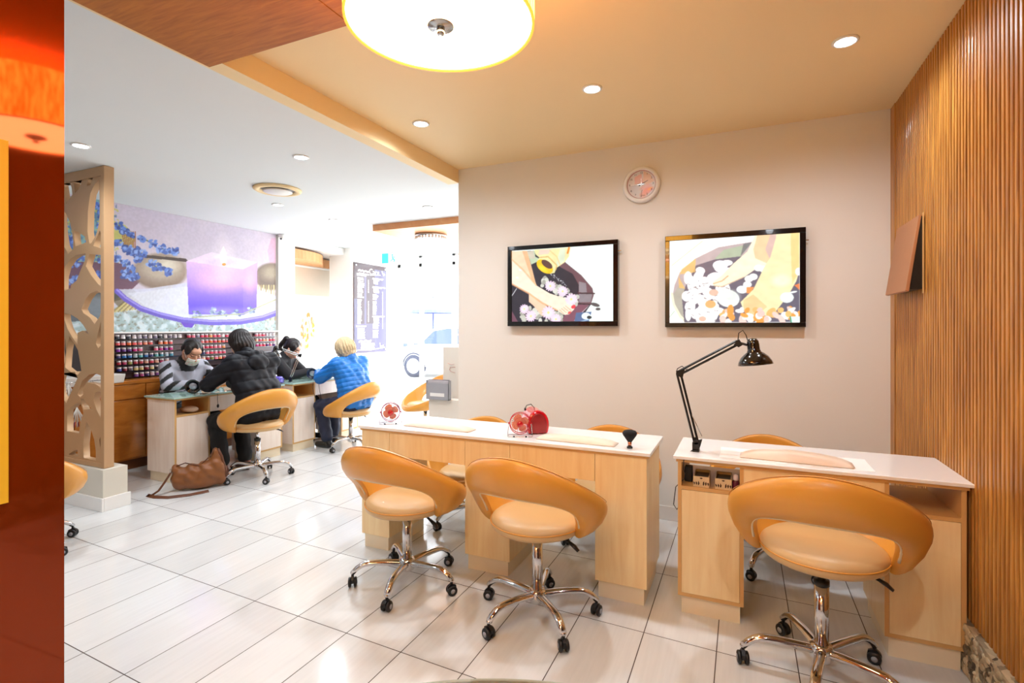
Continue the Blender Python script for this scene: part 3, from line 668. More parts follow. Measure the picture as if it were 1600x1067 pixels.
C3=make_chair('salon_chair','tan ring-back swivel chair nearest the slatted wall, before the single desk',.07,True)
place(C3,.265,2.30,D(-6)); set_legrot(C3,-29.7)
C3.location=(.285,2.36,0)
CL=make_chair('salon_chair','tan ring-back swivel chair behind the left half of the twin desk, base showing',-.10)
place(CL,-1.78,3.27,D(180)); set_legrot(CL,31)
CHK=CH; CH=CL
chair_copy(-.80,3.31,D(186),'tan ring-back swivel chair behind the right half of the twin desk, base showing',2)
chair_copy(.15,3.38,D(183),'tan ring-back swivel chair behind the single desk by the back wall',32)
CH=CHK
cA=make_chair('salon_chair','tan ring-back swivel chair holding the customer in the black hooded jacket',.04,True)
place(cA,-4.08,3.41,D(78)); set_legrot(cA,-26)
CB=make_chair('salon_chair','tan ring-back swivel chair holding the customer in the blue jacket',-.03)
place(CB,-4.10,4.68,D(93)); set_legrot(CB,-20)
CF=make_chair('salon_chair','tan swivel chair half hidden behind the orange panel at far left',-.09)
place(CF,-4.02,1.66,D(40)); set_legrot(CF,20)
chair_copy(-3.50,5.30,D(150),'empty tan ring-back swivel chair behind the white brochure stand',10)

# ================================================================ DESKS
def twin_desk():
    t=thing('manicure_desk','long twin maple manicure desk with glossy white top, seating two','desk',(-2.19,2.60,0))
    Wd=1.76; Dp=.42; H=.745
    MB().box(-.02,Wd+.02,-.015,Dp+.015,H,H+.018).build('desktop',M_top,t,bevel=.003)
    MB().box(-.01,Wd+.01,-.005,Dp+.005,H-.012,H).build('desktop_edging',M_medge,t)
    for a,b in ((0,.21),(.74,1.02),(1.50,Wd)):
        MB().box(a,b,0,Dp,.085,H-.012).build('pedestal',M_maple,t,bevel=.0015)
        MB().box(a+.015,b-.015,.012,Dp-.02,0,.085).build('plinth',M_plinth,t)
    for a,b in ((.212,.738),(1.022,1.498)):
        MB().box(a,b,0,.018,.59,H-.013).build('apron',M_maple,t,bevel=.0015)
        MB().box(a+.03,b-.03,.03,Dp-.03,.60,.66).build('drawer_tray',mat('grey_drawer',(110,100,92),.5,noise=.04),t)
        MB().box(a,b,Dp-.018,Dp,.66,H-.013).build('rear_rail',M_maple,t)
    return t
twin_desk()
def single_desk(label,L,Dp,H,mp,me,mt,loc,rz,peds,shelf_z,group=None,open2=True):
    t=thing('manicure_desk',label,'desk',loc,rz,group)
    MB().box(-.02,L+.02,-.02,Dp+.02,H,H+.016).build('desktop',mt,t,bevel=.003)
    MB().box(-.008,L+.008,-.008,Dp+.008,H-.014,H).build('desktop_edging',me,t)
    (a0,a1),(b0,b1)=peds
    for a,b in peds:
        p=MB(); th=.016
        p.box(a,a+th,0,Dp,.085,H-.014).box(b-th,b,0,Dp,.085,H-.014).box(a+th,b-th,0,Dp,shelf_z-th,shelf_z).box(a+th,b-th,0,Dp,.085,.085+th).box(a+th,b-th,Dp-th,Dp,.10,shelf_z-th)
        p=p.build('pedestal',[me],t)
        MB().box(a+th+.001,b-th-.001,-.001,.016,.102,shelf_z-th-.002).build('door',mp,p,bevel=.001)
        MB().box(a-.0008,a,.001,Dp-.001,.086,H-.016).build('side_panel',mp,p); MB().box(b,b+.0008,.001,Dp-.001,.086,H-.016).build('side_panel',mp,p)
        MB().box(a+.015,b-.015,.012,Dp-.02,0,.085).build('plinth',M_plinth,t)
    MB().box(a1+.001,b0-.001,.001,.018,H-.155,H-.015).build('apron',mp,t,bevel=.001)
    MB().box(a1+.02,b0-.02,.03,Dp-.06,H-.13,H-.10).build('drawer_tray',MATS['grey_drawer'],t)
    return t
single_desk('single maple manicure desk with white top beside the slatted timber wall',1.10,.42,.745,M_maple,M_medge,M_top,(-.285,2.62,0),0,((0,.29),(.83,1.10)),.615)
single_desk('pale maple manicure desk with green glass top and brown bag beside it',1.16,.38,.745,M_maplex,M_medge,M_green,(-4.545,2.95,0),D(90),((0,.33),(.85,1.16)),.60,'pale desks with green glass tops')
single_desk('pale maple manicure desk with green glass top where the blue jacket customer sits',1.06,.42,.745,M_maplex,M_medge,M_green,(-4.53,4.24,0),D(90),((0,.33),(.76,1.06)),.60,'pale desks with green glass tops')
TZ=.761
# ---- objects on the twin and single desks
def arm_pad(x,y,w,d,rz,label,dome=.012):
    vs=[];fs=[];nu,nv=22,8
    def top(u,v):
        e=1-abs(2*v-1)**4; g=1-abs(2*u-1)**8
        return .018*e*g+dome*math.sin(PI*u)*e
    for layer in (0,1):
        for j in range(nv+1):
            for i in range(nu+1):
                u,v=i/nu,j/nv; xx=(u-.5)*w; yy=(v-.5)*d
                r=.5; cx=min(1,(1-abs(2*u-1))*w/.03); k=1-.12*(1-cx)**2
                vs.append((xx,yy*k,(.004+top(u,v)) if layer else .001+.9*dome*math.sin(PI*u)*0))
    n=(nu+1)*(nv+1)
    for j in range(nv):
        for i in range(nu):
            a=j*(nu+1)+i; fs.append((a,a+nu+1,a+nu+2,a+1)); fs.append((n+a,n+a+1,n+a+nu+2,n+a+nu+1))
    for i in range(nu): a=i; fs.append((a,a+1,n+a+1,n+a)); a=nv*(nu+1)+i; fs.append((a+1,a,n+a,n+a+1))
    for j in range(nv): a=j*(nu+1); fs.append((a+nu+1,a,n+a,n+a+nu+1)); a+=nu; fs.append((a,a+nu+1,n+a+nu+1,n+a))
    t=thing('arm_rest_pad',label,'pad',(x,y,TZ+.003),rz,'cream arm rest pads')
    MB().add(vs,fs,0,True).build('cushion',M_pad,t); MB().box(-w/2+.004,w/2-.004,-d/2+.006,d/2-.006,-.002,.003).build('base_board',M_medge,t)
    return t
arm_pad(-1.70,2.72,.48,.10,D(-3),'cream arm rest pad between the two red fans on the twin desk',.006)
arm_pad(-.82,2.70,.44,.10,D(-2),'cream arm rest pad next to the black brush on the twin desk',.006)
arm_pad(.22,2.72,.46,.11,D(-2),'domed cream arm rest pad on the single desk',.022)
def towel(x0,x1,y0,y1,label):
    o=MB().box(x0,x1,y0,y1,TZ+.0002,TZ+.0014).build('paper_sheet',mat('paper_white',(250,250,250),.7,noise=.01)); tag(o,label,'paper sheet','white paper sheets under the pads')
towel(-2.0,-1.40,2.66,2.86,'white paper sheet under the left pad of the twin desk')
towel(-1.10,-.53,2.63,2.86,'white paper sheet under the right pad of the twin desk')
towel(-.10,.52,2.65,2.88,'white paper sheet under the pad of the single desk')
def fan(x,y,rz,label,ringm):
    t=thing('desk_fan',label,'fan',(x,y,TZ),rz,'red desk fans'); R=.058; zc=.076
    Mx=Matrix.Translation((0,0,zc))@Matrix.Rotation(PI/2,4,'X')
    g=MB()
    for yy in (-.022,.020): g.tube([(R*math.cos(2*PI*i/36),yy,zc+R*math.sin(2*PI*i/36)) for i in range(36)],.0022,6,closed=True)
    for k in range(30):
        a=2*PI*k/30; g.tube([(.018*math.cos(a),.036,zc+.018*math.sin(a)),(R*.9*math.cos(a),.03,zc+R*.9*math.sin(a)),(R*math.cos(a),.018,zc+R*math.sin(a)),(R*math.cos(a),-.02,zc+R*math.sin(a)),(R*.9*math.cos(a),-.029,zc+R*.9*math.sin(a)),(.016*math.cos(a),-.034,zc+.016*math.sin(a))],.0006,4)
    g.tube([(.035*math.cos(2*PI*i/30),-.031,zc+.035*math.sin(2*PI*i/30)) for i in range(30)],.0008,4,closed=True)
    g.build('wire_guard',ringm,t)
    MB().lathe([(.001,.030),(.014,.030),(.017,.036),(.016,.039),(.001,.040)],24,mtx=Mx).build('badge',M_red,t)
    MB().lathe([(.001,-.045),(.018,-.045),(.022,-.03),(.022,-.012),(.001,-.012)],20,mtx=Mx).build('motor',M_red,t)
    bl=MB()
    for k in range(4):
        a=k*PI/2+.5; vs=[];n=10
        pts=[(.008,-.010),(.018,-.022),(.036,-.028),(.049,-.016),(.050,.006),(.042,.022),(.026,.024),(.010,.012)]
        M=Mx@Matrix.Rotation(a,4,'Z')@Matrix.Rotation(.45,4,'X')
        bl.prism(pts,-.001,.001,'z',mtx=M)
    bl.build('blades',M_copper,t); MB().lathe([(.001,-.012),(.012,-.012),(.012,.012),(.001,.014)],18,mtx=Mx).build('rotor_hub',M_red,t)
    MB().tube([(R+.006,0,zc),(R+.012,-.004,.006),(R+.010,-.03,.004),(.02,-.034,.004),(-.02,-.034,.004),(-R-.010,-.03,.004),(-R-.012,-.004,.006),(-R-.006,0,zc)],.0018,6).tube([(R+.011,0,.006),(R+.008,.04,.003),(-R-.008,.04,.003),(-R-.011,0,.006)],.0018,6).build('wire_stand',M_steel,t)
    for s_ in (-1,1): MB().cyl((s_*.034,-.036,.005),(s_*.034,-.028,.005),.005).build('rubber_foot',M_black,t); MB().cyl((s_*R,0,zc),(s_*(R+.010),0,zc),.004).build('pivot_knob',ringm,t)
    return t
fan(-2.06,2.72,D(35),'round red desk fan at the left end of the twin desk',M_mag)
fan(-1.15,2.70,D(22),'round red desk fan in front of the red nail dryer',M_red)
dr=thing('nail_dryer','glossy red dome shaped nail dryer behind the second red fan','dryer',(-1.13,2.87,TZ),D(35))
pts=[(-.075,.004),(-.085,.05)]+[(-.085*math.cos(i*PI/14),.06+.085*math.sin(i*PI/14)) for i in range(15)]+[(.085,.05),(.075,.004)]
MB().prism([(x*.78,z*.95) for x,z in pts],-.10,.075,'y').build('body',M_red,dr,bevel=.012)
MB().prism([(x*.6,z*.8+.006) for x,z in pts],-.104,-.09,'y').build('end_face',mat('dark_red',(150,40,44),.25,noise=.05),dr,bevel=.004)  # flat end face of the solid dome, in a darker red
MB().tube([(.0,.0,.14),(-.03,-.04,.168),(-.06,-.06,.165),(-.07,-.065,.15)],.0022,6).cyl((-.07,-.065,.15),(-.071,-.066,.136),.006).build('cable',M_black,dr)
br=thing('powder_brush','fluffy black powder brush with copper handle at the end of the twin desk','brush',(-.525,2.66,TZ))
MB().lathe([(.001,0),(.014,0),(.015,.004),(.014,.010),(.009,.013),(.001,.013)],24).build('foot',M_black,br)
MB().lathe([(.001,.012),(.009,.012),(.010,.036),(.001,.036)],20).build('ferrule',mat('copper',(206,140,110),.2,metal=.9,noise=.03),br)
bb=MB(); 
bb.lathe([(.001,.034),(.010,.034),(.020,.048),(.034,.068),(.037,.080),(.030,.090),(.014,.095),(.001,.096)],28)
for i in range(240):
    a=random.uniform(0,2*PI); s_=random.random()**.5; r=.037*s_; z=.088+.01*math.cos(s_*1.5)
    bb.cyl((r*.6*math.cos(a),r*.6*math.sin(a),.06),(r*1.08*math.cos(a),r*1.08*math.sin(a),z-.012*s_),.0011,.0003,3)
bb.build('bristles',mat('black_bristle',(12,12,13),.8,noise=.1),br)

def arch_lamp(name,label,P,loc,rz,arm=None,group=None):
    """P: joints in local coords (base, elbow, tip, head centre, aim)"""
    arm=arm or M_black; t=thing(name,label,'lamp',loc,rz,group)
    b,e,tip,hd,aim=[Vector(p) for p in P]
    MB().box(-.016,.016,-.03,.03,0,.006).box(-.014,.014,-.012,.012,.006,.045).prism([(-.018,.0),(.012,.0),(.022,.03),(.030,.062),(.012,.056),(-.006,.07),(-.018,.04)],-.004,.004,'y').build('clamp',M_black,t,bevel=.002)
    def pair(p,q,nm):
        d=(q-p).normalized(); s_=Vector((-d.z,0,d.x))*.009 if abs(d.y)<.9 else Vector((.009,0,0)); m=MB()
        for k in (-1,1):
            m.cyl(p+s_*k,q+s_*k,.0055,n=4,smooth=False)
        m.build(nm,arm,t)
    pair(b,e,'lower_arm'); pair(e,tip,'upper_arm')
    MB().ball(b,.007,8).cyl(b+Vector((0,-.012,0)),b+Vector((0,.012,0)),.012,n=12).build('joint',M_black,t)
    j=MB().ball(e,.007,8).cyl(e+Vector((0,-.012,0)),e+Vector((0,.012,0)),.012,n=12); j.prism([(e.x-.014,e.z+.012),(e.x+.03,e.z+.02),(e.x+.018,e.z-.026),(e.x+.002,e.z-.016)],-.006,.006,'y',mtx=Matrix.Translation((0,e.y,0))); j.build('joint',M_black,t)
    j=MB().ball(tip,.007,8).cyl(tip+Vector((0,-.012,0)),tip+Vector((0,.012,0)),.012,n=12); j.prism([(tip.x-.02,tip.z-.012),(tip.x+.006,tip.z+.016),(tip.x+.022,tip.z-.012),(tip.x+.004,tip.z-.024)],-.006,.006,'y',mtx=Matrix.Translation((0,tip.y,0)))
    j.build('joint',M_black,t)
    m1=b.lerp(e,.45); d1=(e-b).normalized(); sp=MB()
    sp.cyl(b+Vector((.028,0,.03)),m1+Vector((.008,0,0)),.0022,n=6); m2=e.lerp(tip,.5); sp.cyl(e+Vector((.01,0,-.004)),m2+Vector((.006,0,-.012)),.0022,n=6); sp.build('springs',M_steel,t)
    a=(aim-hd).normalized(); R=a.to_track_quat('Z','Y').to_matrix().to_4x4(); M=Matrix.Translation(hd)@R
    MB().lathe([(.001,-.062),(.018,-.058),(.026,-.046),(.028,-.028),(.028,-.004),(.031,.000),(.031,.005),(.044,.014),(.062,.030),(.074,.050),(.079,.066),(.0775,.066),(.071,.050),(.058,.032),(.040,.018),(.001,.012)],40,mtx=M).build('lamp_shade',M_gloss,t)
    MB().lathe([(.038,.018),(.058,.034),(.070,.050),(.077,.0655),(.0755,.0655),(.068,.051),(.055,.036),(.036,.020)],40,mtx=M).build('inner_reflector',M_white,t)
    MB().lathe([(.001,.012),(.014,.014),(.026,.034),(.024,.048),(.001,.056)],20,mtx=M).build('bulb',mat('unlit_bulb',(235,235,230),.3,noise=.01),t)
    MB().cyl(tip,hd-a*.02,.006).build('swivel',M_black,t)
    c=MB(); c.tube([tip+Vector((0,.01,.01)),tip+Vector((.004,.01,.045)),tip+Vector((.022,.008,.058)),tip+Vector((.036,.004,.035)),hd-a*.04+Vector((-.02,0,0))],.0022,6)
    c.tube([e+Vector((-.012,.006,0)),e+Vector((-.008,.01,.022)),e+Vector((.015,.01,.036)),e+Vector((.036,.01,.018)),e.lerp(tip,.15)],.0022,6); c.build('cable',M_black,t)
    return t
lp=arch_lamp('desk_lamp','black jointed architect desk lamp clamped to the single desk',[(0,0,.045),(-.083,0,.385),(.192,0,.545),(.262,0,.505),(.285,0,.30)],(-.212,2.745,TZ),0)
MB().tube([(-.01,-.01,.01),(-.035,-.04,-.01),(-.045,-.145,-.02),(-.045,-.15,-.06),(-.035,-.12,-.10),(-.085,-.11,-.16),(-.10,-.07,-.26),(-.09,-.02,-.30),(-.075,.03,-.28)],.0022,6).build('power_cable',M_black,lp)
# boxes on the shelf of the single desk
def lattice_box(x,label):
    t=thing('lattice_box',label,'box',(x,2.70,.6152),0,'carved boxes on the desk shelf')
    w,d,h,th=.072,.14,.050,.004
    MB().box(-w/2,w/2,-d/2,d/2,0,th).box(-w/2,-w/2+th,-d/2,d/2,th,h).box(w/2-th,w/2,-d/2,d/2,th,h).box(-w/2+th,w/2-th,-d/2,-d/2+th,th,h).box(-w/2+th,w/2-th,d/2-th,d/2,th,h).build('box_body',mat('box_wood',(214,190,150),.6,noise=.05),t)
    o=MB()
    for s_ in (-1,1):
        for k in range(3):
            cx=s_*(.011+.010*k); o.prism([(cx-.004,.012+.004*k),(cx,.008),(cx+.004,.018),(cx+s_*.002,.030-.003*k),(cx-.003,.024)],-d/2-.0006,-d/2+.001,'y')
    o.prism([(-.008,.043),(0,.038),(.008,.043),(0,.046)],-d/2-.0006,-d/2+.001,'y'); o.build('carved_pattern',mat('dark_carving',(60,34,20),.6,noise=.05),t)
    MB().box(-w/2+.006,w/2-.006,-d/2+.008,d/2-.008,.006,.038).build('contents',mat('tool_grey',(96,96,90),.5,noise=.3,scale=60),t)
lattice_box(-.180,'small carved wooden box on the desk shelf nearest the lamp cable'); lattice_box(-.082,'small carved wooden box on the desk shelf beside the maroon bottle')
mb_=thing('maroon_bottle','dark maroon bottle with clear dome at the right of the desk shelf','bottle',(-.046+.0,2.655,.5952)); mb_.location.x=.0-.002; mb_.location.x=-.043
mb_.location=(-.028,2.65,.6152)
mb_.scale=(.6,.6,.8)
MB().lathe([(.001,0),(.026,0),(.028,.006),(.027,.05),(.020,.058),(.001,.058)],24).build('bottle_body',mat('maroon_glass',(74,10,44),.15,coat=.5,noise=.03),mb_)
MB().lathe([(.001,.058),(.018,.058),(.020,.07),(.016,.09),(.001,.094)],24).build('bottle_cap',mat('clear_cap',(220,206,206),.1,noise=.02),mb_)
pk=MB().box(-.262,-.226,2.70,2.74,.6152,.69).build('black_adaptor',M_black,bevel=.004); tag(pk,'black power adaptor on the desk shelf under the lamp clamp','adaptor')
# ---- objects on the far desks
def head_lamp(loc,rz,label,rm):
    t=thing('magnifier_lamp',label,'lamp',loc,rz,'small round lamps on the green glass desks')
    MB().tube([(0,.0,.004),(.012,.03,.004),(.03,.06,.004)],.006,8).tube([(0,0,.005),(0,.02,.03),(0,.02,.06)],.004,8).build('stand',M_white,t)
    Mx=Matrix.Translation((0,0,.075))@Matrix.Rotation(PI/2+.15,4,'X')
    MB().lathe([(.001,-.03),(.03,-.03),(.055,-.01),(.066,.01),(.066,.018),(.058,.018),(.05,.004),(.001,-.006)],32,mtx=Mx).build('lamp_shade',rm,t)
    MB().lathe([(.001,-.004),(.030,-.004),(.034,.006),(.026,.014),(.001,.016)],24,mtx=Mx).build('bulb',mat('bulb_glass',(170,176,190),.12,metal=.5,noise=.1,scale=40),t)
head_lamp((-4.62,3.17,.761),D(40),'small round black lamp facing out on the nearer green glass desk',M_gloss)
head_lamp((-4.62,4.62,.761),D(30),'small round dark blue lamp in front of the woman with the ponytail',mat('blue_black',(40,44,70),.2,coat=.4,noise=.05))
arch_lamp('desk_lamp','black and silver jointed desk lamp clamped between the two green desks',[(0,0,.045),(.10,0,.30),(-.10,.0,.37),(-.17,0,.35),(-.20,0,.20)],(-4.66,4.33,.761),D(25),M_steel)
pc=thing('purple_box','violet plastic box with tissues on the green glass desk','box',(-4.72,4.17,.761),D(30))
MB().box(-.07,.07,-.05,.05,0,.07).build('box_body',mat('violet_plastic',(104,90,196),.35,noise=.03),pc,bevel=.01); MB().tube([(.07,-.03,.055),(.10,-.03,.05),(.10,-.03,.01),(.07,-.03,.01)],.006,8).build('handle',MATS['violet_plastic'],pc)
MB().ball((-.02,0,.082),(.045,.035,.018),12).build('tissue',M_white,pc)
tag(MB().ball((-4.63,4.86,.790),(.05,.07,.028),14).build('folded_towel',mat('towel_white',(240,244,242),.9,noise=.03,bump=.4,scale=60)),'small folded white towel under the hands on the farther green desk','towel')
tag(MB().tube([(-4.44,4.45,.76),(-4.455,4.45,.70),(-4.44,4.47,.60),(-4.44,4.52,.48),(-4.44,4.57,.47),(-4.45,4.58,.55),(-4.44,4.54,.68),(-4.46,4.55,.765)],.0025,6).build('hanging_cable',M_black),'thin black cable hanging down the front of the farther green desk','cable')
tag(MB().tube([(-4.60,3.22,.765),(-4.50,3.27,.768),(-4.468,3.30,.758),(-4.47,3.30,.70),(-4.47,3.305,.66)],.0022,6).ball((-4.47,3.305,.645),(.008,.012,.018),10).build('hanging_switch_cord',M_black),'black switch cord hanging over the front of the nearer green desk','cord')
tag(MB().ball((-4.62,3.13,.632),(.10,.06,.030),16).build('rolled_cloth',mat('beige_cloth',(196,166,140),.9,noise=.05,bump=.4)),'beige rolled cloth in the open shelf of the nearer green desk','cloth')

# ================================================================ COUNTER, RACKS, JARS
ct=thing('polish_counter','long glossy brown counter below the wall of nail polish','counter',(-5.4,2.0,0))
MB().box(-.245,.02,-.6,3.01,.83,.865).build('countertop',M_count,ct,bevel=.003)
MB().box(-.245,0,-.6,3.01,.10,.83).build('carcass',M_count,ct)
MB().box(-.245,-.04,-.6,3.01,0,.10).build('plinth',mat('brown_plinth',(110,66,34),.5,noise=.05),ct)
for k in range(6):
    y0=-.58+k*.598
    MB().box(0,.016,y0,y0+.588,.12,.68).build('door',M_count,ct,bevel=.002); MB().box(0,.016,y0,y0+.588,.69,.825).build('drawer',M_count,ct,bevel=.002)
rk=thing('polish_rack','black shelf rack full of nail colour jars under the candle mural','rack',(LX,3.0,.866))
MB().box(0,.006,0,1.98,0,.452).build('back_panel',mat('rack_back',(120,100,104),.3,noise=.1,scale=8),rk)
ROWZ=[.012+.0635*i for i in range(7)]
for i,z in enumerate(ROWZ): MB().box(.006,.088-.006*i,0,1.98,z-.006,z-.001).box(.084-.006*i,.088-.006*i,0,1.98,z-.001,z+.004).build('shelf',M_gloss,rk)
JM=MB(); JM.lathe([(.001,0),(.019,0),(.020,.003),(.020,.026),(.018,.029),(.001,.029)],12,0).lathe([(.001,.029),(.0195,.029),(.0195,.042),(.018,.044),(.001,.044)],12,1)
jar0=JM.build('polish_jar',[objcol('jar_colour'),mat('jar_lid',(214,208,212),.25,noise=.03)])
PAL=[[(70,30,60),(60,40,90),(150,60,110),(110,60,130),(190,160,170)],[(40,30,50),(120,20,40),(50,60,140),(200,180,120),(90,80,90)],[(190,60,80),(170,50,60),(150,40,80),(200,150,130),(130,130,70)],[(60,130,150),(40,100,160),(90,160,160),(150,170,180),(60,60,110)],
     [(210,50,90),(190,40,120),(130,50,150),(220,110,140),(90,50,120)],[(230,110,60),(225,90,90),(235,130,130),(240,150,120),(200,60,80)],[(190,180,190),(60,60,70),(210,200,205),(130,120,140),(230,220,220)]]
CN=['dark plum','deep mixed','rose and brown','teal blue','pink purple','coral orange','pale silver']
ORD=['lowest','second lowest','third lowest','middle','third highest','second highest','top']
def hidden(x,y,z):
    px,py=proj(x,y,z)
    return (264<px<345 and py>560) or (272<px<308 and py>528) or (352<px<430 and py>540) or (356<px<396 and py>518) or px<178 or py>602 or (px>455) or (px<206 and py>582)
first=True; NW=['one','two','three','four','five','six','seven','eight','nine','ten','eleven','twelve','thirteen','fourteen','fifteen','sixteen','seventeen','eighteen','nineteen','twenty']
def numword(n): return NW[n-1] if n<=20 else (['twenty','thirty','forty'][n//10-2]+('-'+NW[n%10-1] if n%10 else ''))
for i,z in enumerate(ROWZ):
    seen=0
    for k in range(38):
        y=3.03+k*.0515; x=LX+.072-.006*i
        if hidden(x,y,.866+z+.03): continue
        seen+=1
        if random.random()<.05: continue
        j=jar0 if first else jar0.copy()
        if not first: C.objects.link(j)
        first=False
        j.location=(x-.0055,y,.866+z-.001); c=random.choice(PAL[i])
        if k>13 and random.random()<.6: c=random.choice([(240,150,90),(235,120,140),(230,80,110),(250,190,160),(220,60,90)])
        j.color=lin(c)+(1,)
        tag(j,f'nail colour jar with pale lid, {ORD[i]} rack row, {numword(seen)} in from the screen side'.replace('  ',' '),'jar','nail colour jars on the rack')
# tray, bottle and sample fans seen through the lattice screen
tr=MB(); tr.prism([(-5.66+.02,.868),(-5.22,.868),(-5.19,.95),(-5.66+.02,.95)],2.22,2.92,'y'); tr=tr.build('white_tray',M_white,bevel=.006); tag(tr,'white rectangular tray box on the counter behind the lattice screen','tray')
bt=thing('soap_bottle','teal bottle with white label on the counter behind the lattice screen','bottle',(-5.43,1.98,.866))
MB().lathe([(.001,0),(.045,0),(.048,.01),(.048,.27),(.03,.30),(.014,.31),(.014,.34),(.001,.34)],24).build('bottle_body',mat('teal_plastic',(30,110,120),.3,noise=.03),bt); MB().box(.03,.049,-.03,.03,.02,.14).build('label',M_white,bt)
cb_=MB().box(LX+.002,LX+.16,1.55,2.96,.868,1.31); cb_=cb_.build('dark_wall_cabinet',mat('dark_cabinet',(42,36,38),.35,noise=.05),bevel=.004); tag(cb_,'dark low cabinet standing on the counter behind the lattice screen','cabinet')
def sample_fan(x,y,z,label,cols,n=11,spread=.9,ln=.13):
    t=thing('nail_sample_fan',label,'sample fan',(x,y,z),0,'fans of false nail samples')
    MB().tube([(0,.012*math.cos(a_*PI/6),.012*math.sin(a_*PI/6)) for a_ in range(12)],.0016,5,closed=True).build('binding_ring',M_steel,t)
    a=MB();b=MB()
    for k in range(n):
        w=(k/(n-1)-.5)*spread; d=Vector((random.uniform(-.12,.12),math.sin(w),-math.cos(w))).normalized()
        a.tube([(0,0,0),d*ln*.5,d*ln],[.0035,.004,.006],6,flat=.5); b.tube([d*ln*.95,d*(ln+.022),d*(ln+.04)],[.007,.009,.005],6,flat=.4,mi=k%len(cols))
    a.build('sticks',M_white,t); b.build('nail_tips',[mat('tip_%d_%d_%d'%c,c,.3,noise=.03) for c in cols],t)
rose=[(214,40,100),(230,110,150),(150,20,60),(90,40,80)]
sample_fan(-5.16,2.30,.90,'white and pink nail sample fan hanging leftmost below the white tray',rose)
sample_fan(-5.16,2.46,.90,'white and red nail sample fan hanging in the middle below the tray',[(200,30,50),(236,140,160),(120,30,90)])
sample_fan(-5.16,2.63,.90,'white and plum nail sample fan hanging nearest the screen post',[(120,30,80),(214,60,110),(240,180,190)])
sample_fan(-5.16,2.52,.70,'white and burgundy nail sample fan hanging lowest against the brown counter',[(110,20,50),(170,60,90),(240,230,230)])
MB()
hk=MB().tube([(-5.16,2.20,.914),(-5.16,2.70,.914)],.004,6).tube([(-5.16,2.21,.914),(-5.20,2.21,.914)],.003,6).tube([(-5.16,2.69,.914),(-5.20,2.69,.914)],.003,6).tube([(-5.16,2.52,.914),(-5.17,2.52,.71)],.002,6); tag(hk.build('hanging_rail',M_steel),'thin steel rail on the tray edge holding the nail sample fans','rail')

# ================================================================ LATTICE SCREEN
SY=2.36
def Z1(px,py):  # photo point -> (x,z) on the screen plane
    l=(px-800)/FP; dx=FW[0]+RT[0]*l; dy=FW[1]+RT[1]*l; t_=SY/dy; return (dx*t_,EYE-(py-HY)/FP*t_)
def spl(pts,n=5):
    out=[];k=len(pts)
    for i in range(k):
        p0,p1,p2,p3=[pts[(i+j-1)%k] for j in range(4)]
        for q in range(n):
            t_=q/n; out.append(tuple(.5*((2*p1[c])+(-p0[c]+p2[c])*t_+(2*p0[c]-5*p1[c]+4*p2[c]-p3[c])*t_**2+(-p0[c]+3*p1[c]-3*p2[c]+p3[c])*t_**3) for c in (0,1)))
    return out
za=lambda x,y:(90+x/6.28,235+y/6.28); zb=lambda x,y:(90+x/5.93,395+y/5.93); zc_=lambda x,y:(90+x/5.93,565+y/5.93)
H=[]
def hole(f,pts,smooth=False): H.append([Z1(*f(*p)) for p in pts])
hole(za,[(75,275),(130,262),(155,320),(172,380),(176,440),(112,540),(92,450),(78,360)])
hole(za,[(190,240),(278,215),(272,270),(262,330),(240,385),(200,425),(195,330)])
hole(za,[(340,200),(405,190),(378,250),(356,345),(318,352),(330,280)])
hole(za,[(442,290),(440,370),(444,470),(444,640),(436,720),(420,800),(395,860),(362,915),(345,920),(325,800),(330,600),(352,430),(395,340)])
hole(za,[(500-20,330),(480,160),(440,170),(455,250),(470,322)])
hole(za,[(62,570),(110,620),(150,700),(172,800),(186,900),(184,975),(132,1020),(90,930),(70,800),(64,680)])
hole(za,[(190,785),(240,810),(300,850),(312,905),(250,930),(206,945),(196,870)])
hole(za,[(446,790),(468,840),(478,965),(430,955),(382,940),(405,880),(430,830)])
hole(zb,[(72,330),(75,220),(100,130),(150,60),(200,25),(290,10),(285,70),(240,170),(205,260),(155,300),(150,330),(100,352)])
hole(zb,[(325,15),(445,20),(450,90),(448,318),(400,285),(340,210),(292,125),(310,60)])
hole(zb,[(30,20),(66,60),(54,115),(34,90)])
hole(zb,[(330,378),(390,352),(440,380),(448,460),(446,520),(420,590),(372,660),(330,600),(270,560),(250,520),(290,430)])
hole(zb,[(90,560),(150,570),(215,610),(262,660),(322,755),(260,720),(215,740),(214,850),(165,780),(120,700),(95,620)])
hole(zb,[(452,590),(452,700),(450,850),(405,882),(385,840),(400,760),(420,680)])
hole(zb,[(40,680),(74,700),(100,800),(108,920),(98,1020),(50,1060),(34,900)])
hole(zb,[(140,770),(190,850),(218,900),(236,1000),(250,1090),(215,1130),(150,1100),(100,1060),(112,900)])
hole(zc_,[(320,120),(380,105),(440,130),(462,200),(458,270),(420,230),(370,200),(300,190),(262,250),(268,300),(240,330),(215,300),(255,180)])
hole(zc_,[(60,110),(190,90),(215,150),(170,250),(145,300),(110,380),(80,340),(55,300),(40,200)])
hole(zc_,[(382,280),(440,270),(464,330),(466,555),(430,520),(390,440),(362,350)])
hole(zc_,[(240,340),(270,340),(300,390),(355,440),(310,440),(270,440)])
hole(zc_,[(118,450),(200,385),(240,370),(270,470),(240,560),(228,660),(170,650),(118,640)])
hole(zc_,[(300,550),(345,640),(370,720),(384,820),(384,910),(272,885),(268,760),(280,640)])
hole(zc_,[(466,680),(472,925),(430,915),(428,800),(414,720),(430,690)])
hole(zc_,[(215,810),(218,870),(130,855),(180,820)])
hole(za,[(470,820),(485,850),(490,930),(485,960),(474,900)])
